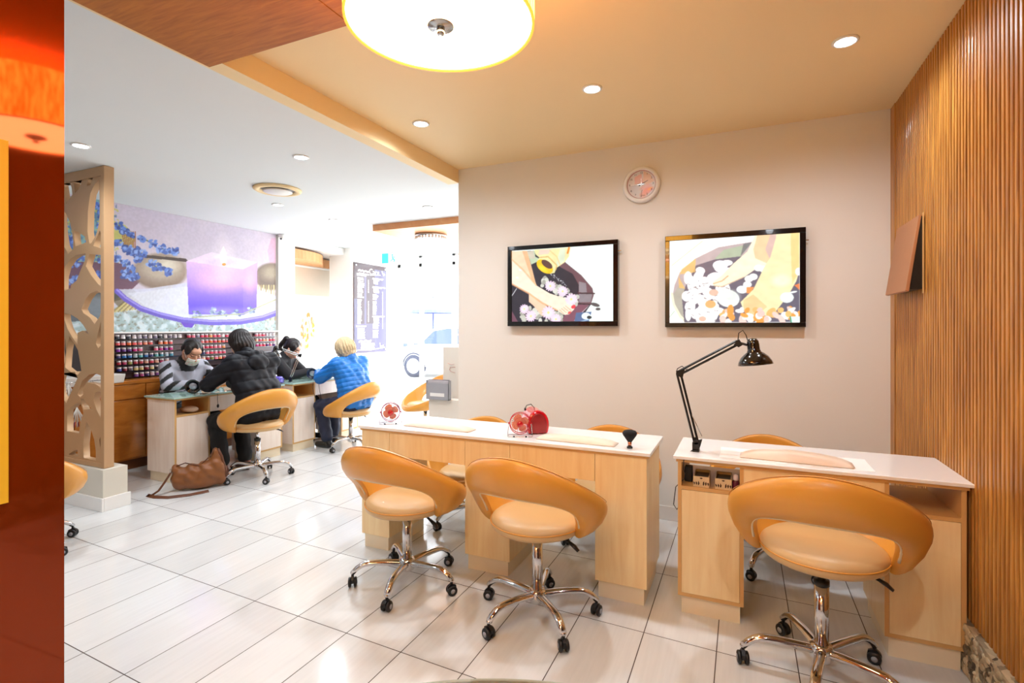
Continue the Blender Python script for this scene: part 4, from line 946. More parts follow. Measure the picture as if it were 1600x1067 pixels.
def in_poly(p,poly):
    r=False;n=len(poly)
    for i in range(n):
        a,b=poly[i],poly[(i+1)%n]
        if (a[1]>p[1])!=(b[1]>p[1]) and p[0]<(b[0]-a[0])*(p[1]-a[1])/(b[1]-a[1])+a[0]: r=not r
    return r
x1s=Z1(165,0)[0]; x0s=-5.12
def screen_mesh():
    cu=bpy.data.curves.new('s','CURVE'); cu.dimensions='2D'; cu.fill_mode='BOTH'; cu.extrude=.022
    def add(pts):
        s_=cu.splines.new('POLY'); s_.points.add(len(pts)-1)
        for i,p in enumerate(pts): s_.points[i].co=(p[0],p[1],0,1)
        s_.use_cyclic_u=True
    add([(x0s,.312),(x1s+.004,.312),(x1s+.004,2.60),(x0s,2.60)])
    xl=Z1(97,0)[0]
    for h in H:
        h=[(min(max(x,x0s+.02),x1s-.01),min(max(z,.35),2.53)) for x,z in h]; add(h)
    # the run beyond what the doorway panel hides: the same leaf cut-outs repeated
    sh=(xl-x1s)*1.02
    for h in H:
        g=[(x+sh,z) for x,z in h]
        if min(p[0] for p in g)>x0s+.03 and max(p[0] for p in g)<xl-.02: add([(x,min(max(z,.35),2.53)) for x,z in g])
    o=bpy.data.objects.new('s',cu); C.objects.link(o); dg=bpy.context.evaluated_depsgraph_get(); dg.update(); me=bpy.data.meshes.new_from_object(o.evaluated_get(dg)); bpy.data.objects.remove(o)
    return me
sc=thing('lattice_screen','tall champagne lattice divider of cut out leaf shapes on a white plinth','screen',((x0s+x1s)/2,SY,.31))
me=screen_mesh(); me.materials.clear(); me.materials.append(M_screen)
so=bpy.data.objects.new('lattice_panel',me); C.objects.link(so); so.parent=sc
so.matrix_local=Matrix.Translation((-(x0s+x1s)/2,0,-.31))@Matrix.Rotation(PI/2,4,'X')
cx_=(x0s+x1s)/2
MB().box(x1s-cx_+.001,x1s-cx_+.045,-.035,.035,0,LZ-.31-.002).build('post',M_screen,sc,bevel=.003)
MB().box(x0s-cx_,x1s-cx_,-.032,.032,LZ-.31-.075,LZ-.31-.002).build('top_rail',M_screen,sc,bevel=.003)
MB().box(x0s-cx_,x1s-cx_,-.032,.032,0.0,.035).build('bottom_rail',M_screen,sc,bevel=.003)
pl=thing('divider_plinth','low white rendered plinth wall under the lattice divider','plinth wall',(-4.37,2.30,0))
MB().box(-5.12+4.37,0,.0,.17,0,.308).build('plinth_block',mat('render_paint',(216,210,196),.7,noise=.03,scale=6),pl)
MB().box(-5.12+4.37,.016,-.016,0,0,.10).box(0,.016,0,.186,0,.10).build('skirting',M_white,pl,bevel=.003)

# ================================================================ BROCHURE STAND, MENU, SIGN
rc=thing('brochure_stand','white stepped reception stand with a grey brochure holder','stand',(-3.01,4.62,0))
MB().box(0,.72,.0,.40,0,.63).build('base_cabinet',mat('stand_white',(226,218,206),.45,noise=.01),rc,bevel=.003)
MB().box(.10,.72,.12,.38,.63,1.17).build('upper_cabinet',MATS['stand_white'],rc,bevel=.003)
MB().tube([(.16,.118,1.00),(.20,.118,.985),(.24,.118,.99)],.003,6).tube([(.25,.118,.90),(.20,.118,.91),(.18,.118,.93),(.19,.118,.955),(.25,.118,.96)],.003,6).build('gold_scribble',mat('rose_gold',(214,170,160),.3,metal=.5,noise=.02),rc)
bh=MB().box(.0,.27,-.05,-.045,.635,.80).box(0,.27,-.05,.0,.63,.636).box(0,.004,-.05,0,.63,.83).box(.266,.27,-.05,0,.63,.83).build('brochure_holder',M_grey,rc)
for k in range(3): MB().box(.01+.0*k,.26,-.04+.012*k,-.034+.012*k,.64,.82+.008*k).build('brochure',mat('brochure_%d'%k,[(190,188,194),(216,212,216),(120,116,124)][k],.3,noise=.2,scale=9),rc)
MB().box(.05,.22,-.053,-.0502,.665,.70).build('price_card',M_white,rc)

def paint_menu(U,V,W):
    p=Pic(U,1-V,(66,46,50)); 
    p.poly([(0,.40),(.16,.40),(.16,1),(0,1)],(80,78,112),.8); p.poly([(.62,.05),(1,.05),(1,1),(.62,1)],(86,84,122),.8); p.poly([(.3,.12),(.36,.12),(.36,.68),(.3,.68)],(92,86,122),.8); p.poly([(.0,.68),(1,.66),(1,1),(.1,1)],(86,82,118),.7)
    Wt=(252,250,244); rs=np.random.default_rng(9)
    def bars(x,y0,y1,n,w,h=.006):
        for k in range(n):
            y=y0+(y1-y0)*k/(n-1); ww=w*rs.uniform(.65,1)
            m=(p.P>x)&(p.P<x+ww)&(np.abs(p.Q-y)<h)&(np.sin(p.P*260+k)>-.75); p.put(m,Wt)
    bars(.08,.12,.135,2,.36,.006); bars(.10,.165,.38,12,.20); bars(.10,.41,.67,17,.12); bars(.55,.15,.155,2,.40); bars(.58,.17,.21,4,.20); bars(.55,.25,.255,2,.42); bars(.58,.27,.31,4,.20); bars(.56,.34,.39,5,.17); bars(.56,.42,.56,12,.13)
    bars(.55,.585,.59,2,.42); bars(.58,.60,.66,5,.2); bars(.56,.68,.72,4,.24); bars(.56,.75,.83,6,.18); bars(.06,.70,.705,2,.34); bars(.10,.73,.84,9,.24); bars(.20,.89,.95,6,.44)
    for x,a,b,n in ((.42,.18,.33,14),(.42,.42,.66,22),(.87,.30,.74,34)): 
        for k in range(n): p.ell(x,a+(b-a)*k/n,.012,.0035,Wt,.9)
    p.line([(.12,.085),(.16,.078),(.2,.088),(.24,.078),(.28,.09),(.33,.08),(.40,.09),(.44,.082)],.008,Wt); p.line([(.14,.11),(.5,.118),(.8,.105)],.003,Wt); p.line([(.85,.06),(.88,.085),(.94,.09),(.9,.10)],.008,Wt)
    p.line([(.14,.875),(.2,.865),(.26,.875),(.34,.862),(.42,.875),(.5,.865)],.009,Wt); p.line([(.1,.965),(.5,.97),(.95,.95)],.004,Wt); p.line([(.78,.90),(.80,.94),(.9,.93)],.008,Wt)
    return p.c
mn=thing('price_board','brown glass price board with white lettering on the far wall','sign',(LX+.132,6.75,1.68))
h_=.71; MX=.017
grid_pic('printed_face',(MX,-.40,-h_),(0,.80,0),(0,0,2*h_),150,300,paint_menu,colmat('menu_print',.15),mn)
MB().box(.006,.016,-.40,.40,-h_,h_).build('board_sheet',mat('board_brown',(120,100,108),.2,noise=.03),mn)
for yy in (-.36,.36):
    for zz in (-h_+.04,h_-.04): MB().cyl((0,yy,zz),(.026,yy,zz),.014).build('standoff_stud',M_steel,mn)
tm=MB(); text_mb(tm,'Care',.13,Matrix.Translation((MX+.001,.08,h_-.115))@Matrix.Rotation(PI/2,4,'Z')@Matrix.Rotation(PI/2,4,'X')); tm.build('board_lettering',M_white,mn)
ex=thing('exit_sign','teal and white exit sign hanging near the shop door','sign',(-4.97,6.6,2.37))
MB().box(-.18,.18,-.02,.02,0,.16).build('sign_box',M_white,ex,bevel=.003); MB().box(-.179,-.06,-.023,-.0205,.004,.156).build('teal_panel',mat('teal_panel',(60,190,200),.3,emit=(60,200,210),es=.6),ex)
MB().ball((.02,-.022,.125),(.012,.002,.012),10).tube([(.02,-.022,.105),(.03,-.022,.07),(.06,-.022,.045),(.05,-.022,.02)],.008,6,flat=.3).tube([(.03,-.022,.07),(.01,-.022,.045),(-.02,-.022,.03)],.008,6,flat=.3).tube([(.02,-.022,.1),(.05,-.022,.085),(.07,-.022,.095)],.006,6,flat=.3).build('running_figure',MATS['teal_panel'],ex)
MB().cyl((0,0,.16),(0,0,.236),.006).build('drop_rod',M_steel,ex)
# window flowers poster
def fp(U,V,W):
    p=Pic(U,1-V,(250,248,244)); rs=np.random.default_rng(4)
    for k in range(30): p.ell(rs.uniform(.1,.9),rs.uniform(.05,.95),.07,.05,[(250,190,60),(240,150,70),(220,150,90),(250,230,150)][k%4],.9,rs.uniform(0,3))
    return p.c
fo=grid_pic('window_poster',(NX+.012,6.0,1.02),(0,.36,0),(0,0,.62),40,60,fp,colmat('poster_print',.5)); tag(fo,'white window poster with yellow orange flowers behind the ponytail woman','poster')

# ================================================================ GLASS TABLE AT THE CAMERA
gt=thing('glass_table','round clear glass table whose far rim shows at the bottom edge','table',(-.22,.30,0))
gt.location=(-.14,.228,0)
MB().lathe([(.001,.738),(.664,.738),(.668,.742),(.668,.746),(.664,.75),(.001,.75)],96).build('glass_top',glass('table_glass',(.93,.97,.95)),gt)
MB().lathe([(.667,.7405),(.6695,.742),(.6695,.747),(.667,.7485)],96).build('glass_rim',mat('glass_edge',(196,206,196),.15,noise=.02),gt)
MB().lathe([(.001,0),(.24,0),(.24,.012),(.05,.03),(.04,.06),(.04,.70),(.12,.735),(.001,.737)],40).build('pedestal_leg',M_chrome,gt)
# ================================================================ BAG
def remesh_obj(name, mb, mats, parent, voxel=.008, smooth=4, disp=None, paint=None, cut=None):
    me=bpy.data.meshes.new('t'); me.from_pydata(mb.v,[],mb.f); bm=bmesh.new(); bm.from_mesh(me); bmesh.ops.recalc_face_normals(bm,faces=bm.faces); bm.to_mesh(me); bm.free()
    o=bpy.data.objects.new('t',me); C.objects.link(o); r=o.modifiers.new('r','REMESH'); r.mode='VOXEL'; r.voxel_size=voxel
    s_=o.modifiers.new('s','SMOOTH'); s_.factor=.5; s_.iterations=smooth
    dg=bpy.context.evaluated_depsgraph_get(); dg.update(); m2=bpy.data.meshes.new_from_object(o.evaluated_get(dg)); bpy.data.objects.remove(o); bpy.data.meshes.remove(me)
    m2.name=name; m2.materials.clear()
    for m in (mats if isinstance(mats,(list,tuple)) else [mats]): m2.materials.append(m)
    n=len(m2.vertices); co=np.zeros(n*3); m2.vertices.foreach_get('co',co); co=co.reshape(-1,3)
    if disp is not None:
        nr=np.zeros(n*3); m2.vertices.foreach_get('normal',nr); nr=nr.reshape(-1,3); co=co+nr*disp(co,nr)[:,None]; m2.vertices.foreach_set('co',co.ravel())
    if paint is not None:
        a=m2.color_attributes.new('Col','FLOAT_COLOR','POINT'); c=np.clip(paint(co)/255,0,1); c=np.where(c<=.04045,c/12.92,((c+.055)/1.055)**2.4)
        a.data.foreach_set('color',np.concatenate([c,np.ones((n,1))],1).astype(np.float32).ravel())
    if cut is not None:
        bm=bmesh.new(); bm.from_mesh(m2); bm.verts.ensure_lookup_table(); k=cut(co); bmesh.ops.delete(bm,geom=[bm.verts[i] for i in np.nonzero(k)[0]],context='VERTS'); bm.to_mesh(m2); bm.free()
    m2.polygons.foreach_set('use_smooth',[True]*len(m2.polygons)); m2.update()
    ob=bpy.data.objects.new(name,m2); C.objects.link(ob)
    if parent: ob.parent=parent
    return ob
M_bag=mat('brown_bag_leather',(132,78,34),.42,noise=.12,scale=12,bump=.25,coat=.1)
bg=thing('leather_bag','slouching brown leather shoulder bag on the floor against the pale desk','bag',(-4.25,2.97,0),D(50))
m=MB(); 
for (x,z,rx,ry,rz) in ((-.13,.10,.08,.07,.10),(-.05,.11,.09,.085,.11),(.06,.12,.10,.085,.12),(.13,.15,.07,.07,.13),(.12,.26,.035,.045,.08),(.16,.10,.05,.06,.09),(-.17,.17,.035,.05,.06),(0,.07,.17,.085,.07)): m.ball((x,0,z),(rx,ry,rz),16)
def bagd(co,nr): return .004*np.sin(co[:,0]*34+co[:,2]*60+4*np.sin(co[:,0]*9))*np.clip((co[:,2]-.04)*12,0,1)+.0015*np.sin(co[:,1]*110+co[:,2]*90)
def flat(o):
    for v in o.data.vertices:
        if v.co.z<.004: v.co.z=.004
bo=remesh_obj('bag_body',m,M_bag,bg,.008,16,bagd); flat(bo)
MB().tube([(-.17,-.02,.21),(-.10,-.03,.235),(0,-.03,.20),(.08,-.03,.27),(.12,-.02,.34)],.005,6).build('zip_seam',mat('dark_bag_leather',(96,52,24),.5,noise=.1),bg)
MB().tube([(-.20,-.02,.17),(-.24,-.05,.10),(-.28,-.08,.04),(-.33,-.10,.010),(-.36,-.06,.008),(-.30,-.14,.008),(-.20,-.20,.008),(-.05,-.20,.008),(.08,-.15,.008)],.016,8,flat=.22).build('shoulder_strap',MATS['dark_bag_leather'],bg)
MB().tube([(.14,-.02,.33),(.17,-.03,.26),(.19,-.03,.16),(.2,-.03,.08)],.010,8,flat=.4).build('side_strap',MATS['dark_bag_leather'],bg)
MB().tube([(-.195+.015*math.cos(i*PI/5),-.03,.18+.018*math.sin(i*PI/5)) for i in range(10)],.003,6,closed=True).build('buckle_ring',M_steel,bg)
# ================================================================ PEOPLE
V=Vector
def cap(m,p,q,r1,r2,n=12):
    p=V(p);q=V(q); bm=bmesh.new()
    for c,r in ((p,r1),(q,r2)):
        bmesh.ops.create_icosphere(bm,subdivisions=2,radius=r,matrix=Matrix.Translation(c))
    res=bmesh.ops.convex_hull(bm,input=bm.verts); 
    bmesh.ops.delete(bm,geom=list({g for g in res['geom_interior'] if isinstance(g,bmesh.types.BMVert)}),context='VERTS')
    bm.verts.index_update(); m.add([v.co.copy() for v in bm.verts],[[v.index for v in f.verts] for f in bm.faces],0,True); bm.free()
def chain(m,pts,rs):
    for i in range(len(pts)-1): cap(m,pts[i],pts[i+1],rs[i],rs[i+1])
def hand(m,w,d,up,side,curl=.5,thumb=1):
    """w wrist, d forward dir, up back-of-hand normal, side lateral dir (towards thumb)"""
    w=V(w);d=V(d).normalized();up=V(up);up=(up-d*up.dot(d)).normalized();side=d.cross(up)*thumb
    pc=w+d*.045
    for k in (-1.2,-.4,.4,1.2): cap(m,w+d*.01+side*.010*k,w+d*.085+side*.0165*k,.014,.0115)
    for k,L in ((1.25,.066),(.42,.076),(-.42,.070),(-1.25,.054)):
        a=w+d*.088+side*.0165*k; c1=d*math.cos(curl*.6)-up*math.sin(curl*.6); c2=d*math.cos(curl*1.5)-up*math.sin(curl*1.5); c3=d*math.cos(curl*2.2)-up*math.sin(curl*2.2)
        b=a+c1*L*.45; c=b+c2*L*.32; e=c+c3*L*.26; chain(m,[a,b,c,e],[.0092,.0088,.0082,.0072])
    a=w+d*.02+side*.024; b=a+(d*.6+side*.8-up*.3).normalized()*.038; c=b+(d*.9+side*.35-up*.4).normalized()*.030; chain(m,[a,b,c],[.013,.0105,.0085])
def person(label,loc,rz,J,paintface,group=None):
    t=thing('person',label,'person',loc,rz,group)
    m=MB(); hd=V(J['head']); f=V(J['face']).normalized(); up=V(J['up']).normalized(); s_=f.cross(up).normalized(); up=s_.cross(f).normalized()
    R=Matrix((s_,f,up)).transposed().to_4x4(); HM=Matrix.Translation(hd)@R      # head space: x right, y forward, z up
    def hb(c,r): m.ball(c,r,20,mtx=HM)
    hb((0,-.012,.03),(.074,.092,.088)); hb((0,.022,-.03),(.058,.066,.074)); hb((0,.045,-.082),(.030,.032,.026)); hb((0,.06,.045),(.05,.03,.035))
    cap(m,HM@V((0,.088,.005)),HM@V((0,.108,-.028)),.009,.014); 
    for k in (-1,1):
        hb((k*.014,.094,-.03),(.010,.012,.008)); hb((k*.075,-.005,-.008),(.010,.020,.032)); hb((k*.036,.050,-.02),(.026,.034,.024)); hb((k*.030,.078,.010),(.017,.010,.010))
    hb((0,.088,-.058),(.024,.012,.007)); hb((0,.085,-.068),(.020,.013,.007))
    nk=V(J['neck']); cap(m,HM@V((0,-.02,-.04)),nk,.052,.056); ch=V(J['chest']); hp=V(J['hip'])
    cap(m,nk,ch,.06,.11)
    for k,sd in ((-1,'L'),(1,'R')):
        sh=V(J['sh'+sd]); el=V(J['el'+sd]); wr=V(J['wr'+sd]); kn=V(J['kn'+sd]); an=V(J['an'+sd]); hj=hp+V((k*.09,0,0))
        chain(m,[nk+V((k*.03,0,-.02)),sh],[.05,.055]); chain(m,[sh,el,wr],[.052,.040,.027]); cap(m,sh,ch+V((k*.07,0,-.05)),.05,.09)
        cap(m,ch+V((k*.06,0,-.08)),hp+V((k*.07,0,.03)),.09,.10); cap(m,ch+V((k*.06,0,-.08)),hp-V((k*.05,0,.0)),.09,.10)
        chain(m,[hj,kn],[.082,.058]); chain(m,[kn,kn.lerp(an,.35),an],[.054,.052,.034])
        ft=V(J['toe'+sd]); cap(m,an+V((0,-.02,-.045)),ft,.030,.024)
        d=J.get('hd'+sd,(wr-el)); hand(m,wr,d,J.get('hu'+sd,(0,0,1)),None,J.get('curl',.5),1 if k<0 else -1)
    body=remesh_obj('body',m,colmat('skin_'+paintface['id'],.5),t,.0055,3,paint=lambda co: skinpaint(co,HM,paintface))
    return t,HM
def skinpaint(co,HM,pf):
    base=np.array(pf.get('skin',(214,166,140)),float); c=np.tile(base,(len(co),1)); I=np.array(HM.inverted()); h=co@I[:3,:3].T+I[:3,3]
    def m(x,y,rx,ry,colr,a=1): 
        d=((np.abs(h[:,0])-x)/rx)**2+((h[:,2]-y)/ry)**2; k=(d<1)&(h[:,1]>.045)&(np.abs(h[:,2])<.14)&(np.abs(h[:,0])<.09); c[k]=c[k]*(1-a)+np.array(colr)*a
    m(.030,.030,.021,.0045,(50,34,30)); m(.030,.008,.016,.004,(40,26,24)); m(0,-.062,.023,.008,(176,86,84),.8); m(.012,-.036,.006,.004,(140,90,76),.7); m(.045,-.025,.02,.015,(224,150,130),.35)
    return c
def pants(t,J,m_,extra=.022,shoes=None):
    m=MB(); hp=V(J['hip'])
    cap(m,hp+V((-.07,0,.03)),hp+V((.07,0,.03)),.115+extra*.3,.115+extra*.3)
    for k,sd in ((-1,'L'),(1,'R')):
        kn=V(J['kn'+sd]); an=V(J['an'+sd]); e=kn.lerp(an,.93); chain(m,[hp+V((k*.09,0,-.01)),kn],[.092+extra,.070+extra*.6]); chain(m,[kn,e],[.066+extra*.6,.048+extra])
    remesh_obj('trousers',m,m_,t,.009,5,disp=lambda co,nr:.003*np.sin(co[:,1]*60+co[:,2]*45))
    for k,sd in ((-1,'L'),(1,'R')):
        an=V(J['an'+sd]); ft=V(J['toe'+sd]); s=MB(); cap(s,V((an.x,an.y-.03,.042)),V((ft.x,ft.y,.034)),.040,.033); cap(s,an+V((0,-.01,-.02)),V((an.x,an.y-.01,.05)),.042,.040)
        o=remesh_obj('shoe',s,shoes or M_black,t,.007,3)
        for v in o.data.vertices: v.co.z=max(v.co.z,.004)
def jacket(t,J,mats,r=1.0,name='jacket',disp=None,paint=None,hood=False,collar=.078,cuff=.0,lowz=None,sleeve=(.082,.066,.048)):
    m=MB(); nk=V(J['neck']); ch=V(J['chest']); hp=V(J['hip']); bl=V(J.get('belly',ch.lerp(hp,.55)))
    for k,sd in ((-1,'L'),(1,'R')):
        sh=V(J['sh'+sd]); el=V(J['el'+sd]); wr=V(J['wr'+sd]); e=el.lerp(wr,.93)
        cap(m,nk+V((k*.03,0,-.03)),sh,.070*r,.074*r); chain(m,[sh,el,e],[s*r for s in sleeve]); cap(m,sh,ch+V((k*.08,0,-.04)),.075*r,.125*r)
        cap(m,ch+V((k*.08,0,-.05)),bl+V((k*.08,0,0)),.125*r,.130*r); cap(m,bl+V((k*.08,0,0)),hp+V((k*.075,0,.06)),.130*r,.135*r)
    cap(m,nk+V((0,0,-.06)),nk+V((0,0,.02)),.085*r,collar); cap(m,nk+V((0,0,-.07)),ch,.090*r,.125*r); cap(m,ch,bl,.128*r,.128*r); cap(m,bl,hp+V((0,0,.05)),.130*r,.130*r); cap(m,V(J['shL']),V(J['shR']),.07*r,.07*r)
    return remesh_obj(name,m,mats,t,.0085,5,disp=disp,paint=paint)
# -- customer in black hooded jacket (back to the viewer)
J=dict(head=(.03,.285,1.215),face=(.0,.80,-.55),up=(0,.5,.85),neck=(0,.15,1.10),chest=(0,.09,.95),hip=(0,0,.58),belly=(0,.0,.78),
 shL=(-.19,.09,1.055),shR=(.19,.07,1.055),elL=(-.30,.28,.865),elR=(.27,.27,.84),wrL=(-.175,.50,.84),wrR=(.10,.53,.83),hdL=(.25,1,-.02),hdR=(-.2,1,0),
 knL=(-.12,.42,.50),knR=(.13,.42,.50),anL=(-.10,.36,.10),anR=(.13,.34,.10),toeL=(-.11,.50,.035),toeR=(.15,.48,.035),curl=.25)
pA,HM=person('person in a black hooded puffer jacket seated with their back to the room',(-4.07,3.42,0),D(90),J,dict(id='a',skin=(216,168,140)),'customers having their nails done')
def quilt(per,dep,ax=2,ph=0): 
    return lambda co,nr: -dep*np.clip(1-np.abs(((co[:,2]+.25*co[:,1]+ph)/per)%1-.5)*2,0,1)**6*1.0+dep*.45*np.abs(np.sin(PI*((co[:,2]+.25*co[:,1]+ph)/per+.5)))+.0022*np.sin(co[:,0]*70+co[:,2]*40)
M_navy=mat('navy_black_nylon',(13,15,24),.6,spec=.3,noise=.08,scale=14,bump=.1)
jk=jacket(pA,J,M_navy,1.06,disp=quilt(.105,.0065),hood=True)
hm=MB(); b=V(J['neck'])+V((0,-.10,.0))
for k in range(-5,6): a=k/5*1.9; hm.ball((b.x+.105*math.sin(a),b.y+.075-.085*math.cos(a),b.z+.035-.012*abs(k)/5),(.036,.036,.034),12)
hm.ball((b.x,b.y-.035,b.z-.045),(.115,.060,.075),16); hm.ball((b.x,b.y-.05,b.z-.085),(.075,.045,.05),14)
remesh_obj('hood',hm,M_navy,pA,.007,5,disp=lambda co,nr:.003*np.sin(co[:,0]*60+co[:,2]*50))
pants(pA,J,mat('black_denim',(9,9,12),.85,noise=.08),.02,mat('tan_shoe',(120,76,60),.5,noise=.05))
def hair_long(t,HM,mt,ln,name='hair',disp=True,wave=0,vol=1.0):
    m=MB()
    m.ball((0,-.022,.042),(.088*vol,.100*vol,.092*vol),20,mtx=HM); m.ball((0,-.055,-.02),(.086*vol,.070*vol,.095*vol),18,mtx=HM)
    for k in (-1,1): m.ball((k*.066,-.02,-.02),(.030,.055,.075),14,mtx=HM)
    down=HM.to_3x3().inverted()@V((0,0,-1))
    for k in range(-4,5):
        a=k/4*1.35; p=V((.066*math.sin(a),-.035-.055*math.cos(a),-.03)); q=p+down*ln*(1-.12*abs(k)/4); q2=V((q.x,q.y,q.z)); cap(m,HM@p,HM@q2,.036*vol,.026*vol)
    if wave:
        for k in range(90):
            a=random.uniform(-2.3,2.3); e0=random.uniform(.1,.9); ex=random.uniform(.0,.03)
            P=[]
            for q in range(6):
                u=q/5; el=PI/2*(1-e0*.5)-u*(PI/2+.5); rr=.094+.012*u+ex*u*u; zz=.04+rr*math.sin(el)*1.0-.02*u
                P.append(HM@V((math.sin(a)*rr*max(.15,math.cos(el))+random.uniform(-.004,.004),-.02-math.cos(a)*rr*max(.15,math.cos(el)),zz)))
            for q in range(5): cap(m,P[q],P[q+1],.0095,.009)
    return remesh_obj(name,m,mt,t,.005 if wave else .006,2 if wave else 4,disp=lambda co,nr:.0030*np.sin(np.arctan2(co[:,1]-HM[1][3],co[:,0]-HM[0][3])*26+3*np.sin(co[:,2]*(25+wave)))+.003*wave/20*np.sin(co[:,2]*90+co[:,0]*60),
        cut=None)
hair_long(pA,HM,M_hairb,.19,vol=1.10)
# -- customer in blue jacket
J=dict(head=(-.02,.10,1.125),face=(-.1,.86,-.42),up=(0,.4,.9),neck=(0,.04,1.00),chest=(0,.0,.85),hip=(0,-.06,.50),belly=(0,-.05,.67),
 shL=(-.18,.04,.965),shR=(.18,.03,.965),elL=(-.22,.27,.80),elR=(.25,.25,.80),wrL=(-.06,.47,.85),wrR=(.10,.48,.84),hdL=(.1,1,.05),hdR=(-.1,1,0),
 knL=(-.15,.34,.47),knR=(.10,.38,.47),anL=(-.16,.22,.10),anR=(.06,.36,.10),toeL=(-.17,.37,.035),toeR=(.06,.51,.035),curl=.3)
pB,HM=person('person with short blond hair in a bright blue quilted jacket at the farther green desk',(-4.10,4.70,0),D(86),J,dict(id='b',skin=(232,188,166)),'customers having their nails done')
M_blue=mat('blue_quilt_nylon',(20,118,206),.4,noise=.05,scale=14,bump=.1)
jacket(pB,J,M_blue,1.10,disp=quilt(.052,.0055,ph=.01),collar=.09)
pants(pB,J,mat('navy_trousers',(26,34,60),.7,noise=.06),.02,M_black)
hair_long(pB,HM,M_hairw,.07,wave=2,vol=.98)
# -- technician in striped jumper
J=dict(head=(.0,.185,1.135),face=(.05,.72,-.62),up=(0,.6,.8),neck=(0,.085,1.03),chest=(0,.03,.89),hip=(0,-.02,.55),belly=(0,.0,.72),
 shL=(-.185,.07,.985),shR=(.185,.07,.985),elL=(-.27,.22,.815),elR=(.27,.22,.815),wrL=(-.09,.37,.83),wrR=(.09,.38,.83),hdL=(.3,1,-.05),hdR=(-.35,1,-.05),
 knL=(-.11,.38,.47),knR=(.11,.38,.47),anL=(-.11,.33,.10),anR=(.11,.33,.10),toeL=(-.11,.46,.035),toeR=(.11,.46,.035),curl=.6)
pC,HM=person('technician wearing a grey and black striped jumper and a floral face mask',(-5.22,3.44,0),D(-90),J,dict(id='c',skin=(206,152,124)),'nail technicians at the green desks')
JC=dict(J)
def stripes(co):
    c=np.tile(np.array((168,170,184.)),(len(co),1)); nk=np.array(JC['neck']); d=np.linalg.norm((co-nk)*np.array((1,.9,1)),axis=1)
    c[d<.115]=(18,18,20); ax=np.abs(co[:,0]); body=(ax<.17)
    v=co[:,2]+.55*np.clip(ax-.02,0,.3)
    for a,b in ((.800,.835),(.715,.75),(.64,.67)):
        c[(v>a)&(v<b)&(d>.13)]=(18,18,20)
    arm=(ax>.17); w=co[:,2]*.8-co[:,1]*.6+ax*.5
    for a in (.80,.70,.60,.50): c[arm&(w>a)&(w<a+.045)]=(18,18,20)
    return c
jacket(pC,J,colmat('striped_knit',.85,sheen=.2),.90,name='jumper',paint=stripes,collar=.068,sleeve=(.070,.058,.044))
pants(pC,J,mat('black_denim',(9,9,12)),.015)
def hair_up(t,HM,bun=True,pony=False):
    m=MB(); m.ball((0,-.024,.042),(.083,.094,.090),20,mtx=HM); m.ball((0,-.06,.0),(.074,.055,.075),18,mtx=HM)
    for k in (-1,1): m.ball((k*.064,.012,.035),(.022,.050,.055),12,mtx=HM)
    if pony:
        cap(m,HM@V((0,-.10,.055)),HM@V((0,-.135,.06)),.026,.036); cap(m,HM@V((0,-.135,.06)),HM@V((0,-.15,-.04)),.036,.026); cap(m,HM@V((0,-.15,-.04)),HM@V((0,-.13,-.11)),.026,.012)
    elif bun: m.ball((0,-.115,.01),(.036,.032,.036),12,mtx=HM)
    return remesh_obj('hair',m,M_hairb,t,.006,3,disp=lambda co,nr:.0022*np.sin(co[:,0]*160+co[:,1]*90))
hair_up(pC,HM)
def mask(t,HM,patt=True):
    vs=[];fs=[];n=14;k=10
    for j in range(k):
        v=j/(k-1); z=-.012-.085*v
        for i in range(n):
            a=(i/(n-1)-.5)*2.5; rx=.073-.014*abs(v-.4); y0=.118-.012*v if abs(a)<.01 else 0
            y=.050+(.068-.016*abs(v-.35))*math.cos(a)**.8 if abs(a)<PI/2 else .05
            vs.append(HM@V((rx*math.sin(a),y,z)))
    for j in range(k-1):
        for i in range(n-1): fs.append((j*n+i,j*n+i+1,(j+1)*n+i+1,(j+1)*n+i))
    mb=MB().add(vs,fs,0,True); o=mb.build('face_mask',colmat('floral_mask',.8),t)
    a=o.data.color_attributes.new('Col','FLOAT_COLOR','POINT'); 
    for i in range(len(vs)):
        c=random.choice([(232,232,224),(232,232,224),(190,214,186),(226,180,176),(210,222,214)]); a.data[i].color=lin(c)+(1,)
    s_=o.modifiers.new('solid','SOLIDIFY'); s_.thickness=.003
    for sg in (-1,1): MB().tube([HM@V((sg*.068,.055,-.03)),HM@V((sg*.078,.02,-.005)),HM@V((sg*.082,-.01,.01))],.0016,5).build('ear_loop',M_white,o)
mask(pC,HM)
# -- technician with ponytail
J=dict(head=(.0,.15,1.11),face=(.0,.78,-.55),up=(0,.6,.8),neck=(0,.055,1.00),chest=(0,.0,.86),hip=(0,-.04,.53),belly=(0,-.02,.70),
 shL=(-.17,.04,.955),shR=(.17,.04,.955),elL=(-.22,.20,.80),elR=(.22,.22,.80),wrL=(-.06,.37,.84),wrR=(.07,.38,.84),hdL=(.15,1,0),hdR=(-.15,1,0),
 knL=(-.11,.36,.47),knR=(.11,.36,.47),anL=(-.11,.31,.10),anR=(.11,.31,.10),toeL=(-.11,.44,.035),toeR=(.11,.44,.035),curl=.6)
pD,HM=person('technician with a black ponytail in a black jacket bending over the farther green desk',(-5.18,4.66,0),D(-68),J,dict(id='d',skin=(220,170,146)),'nail technicians at the green desks')
jacket(pD,J,mat('black_fleece',(22,21,26),.8,noise=.08),.95,collar=.075); pants(pD,J,mat('black_denim',(9,9,12)),.015); hair_up(pD,HM,False,True)
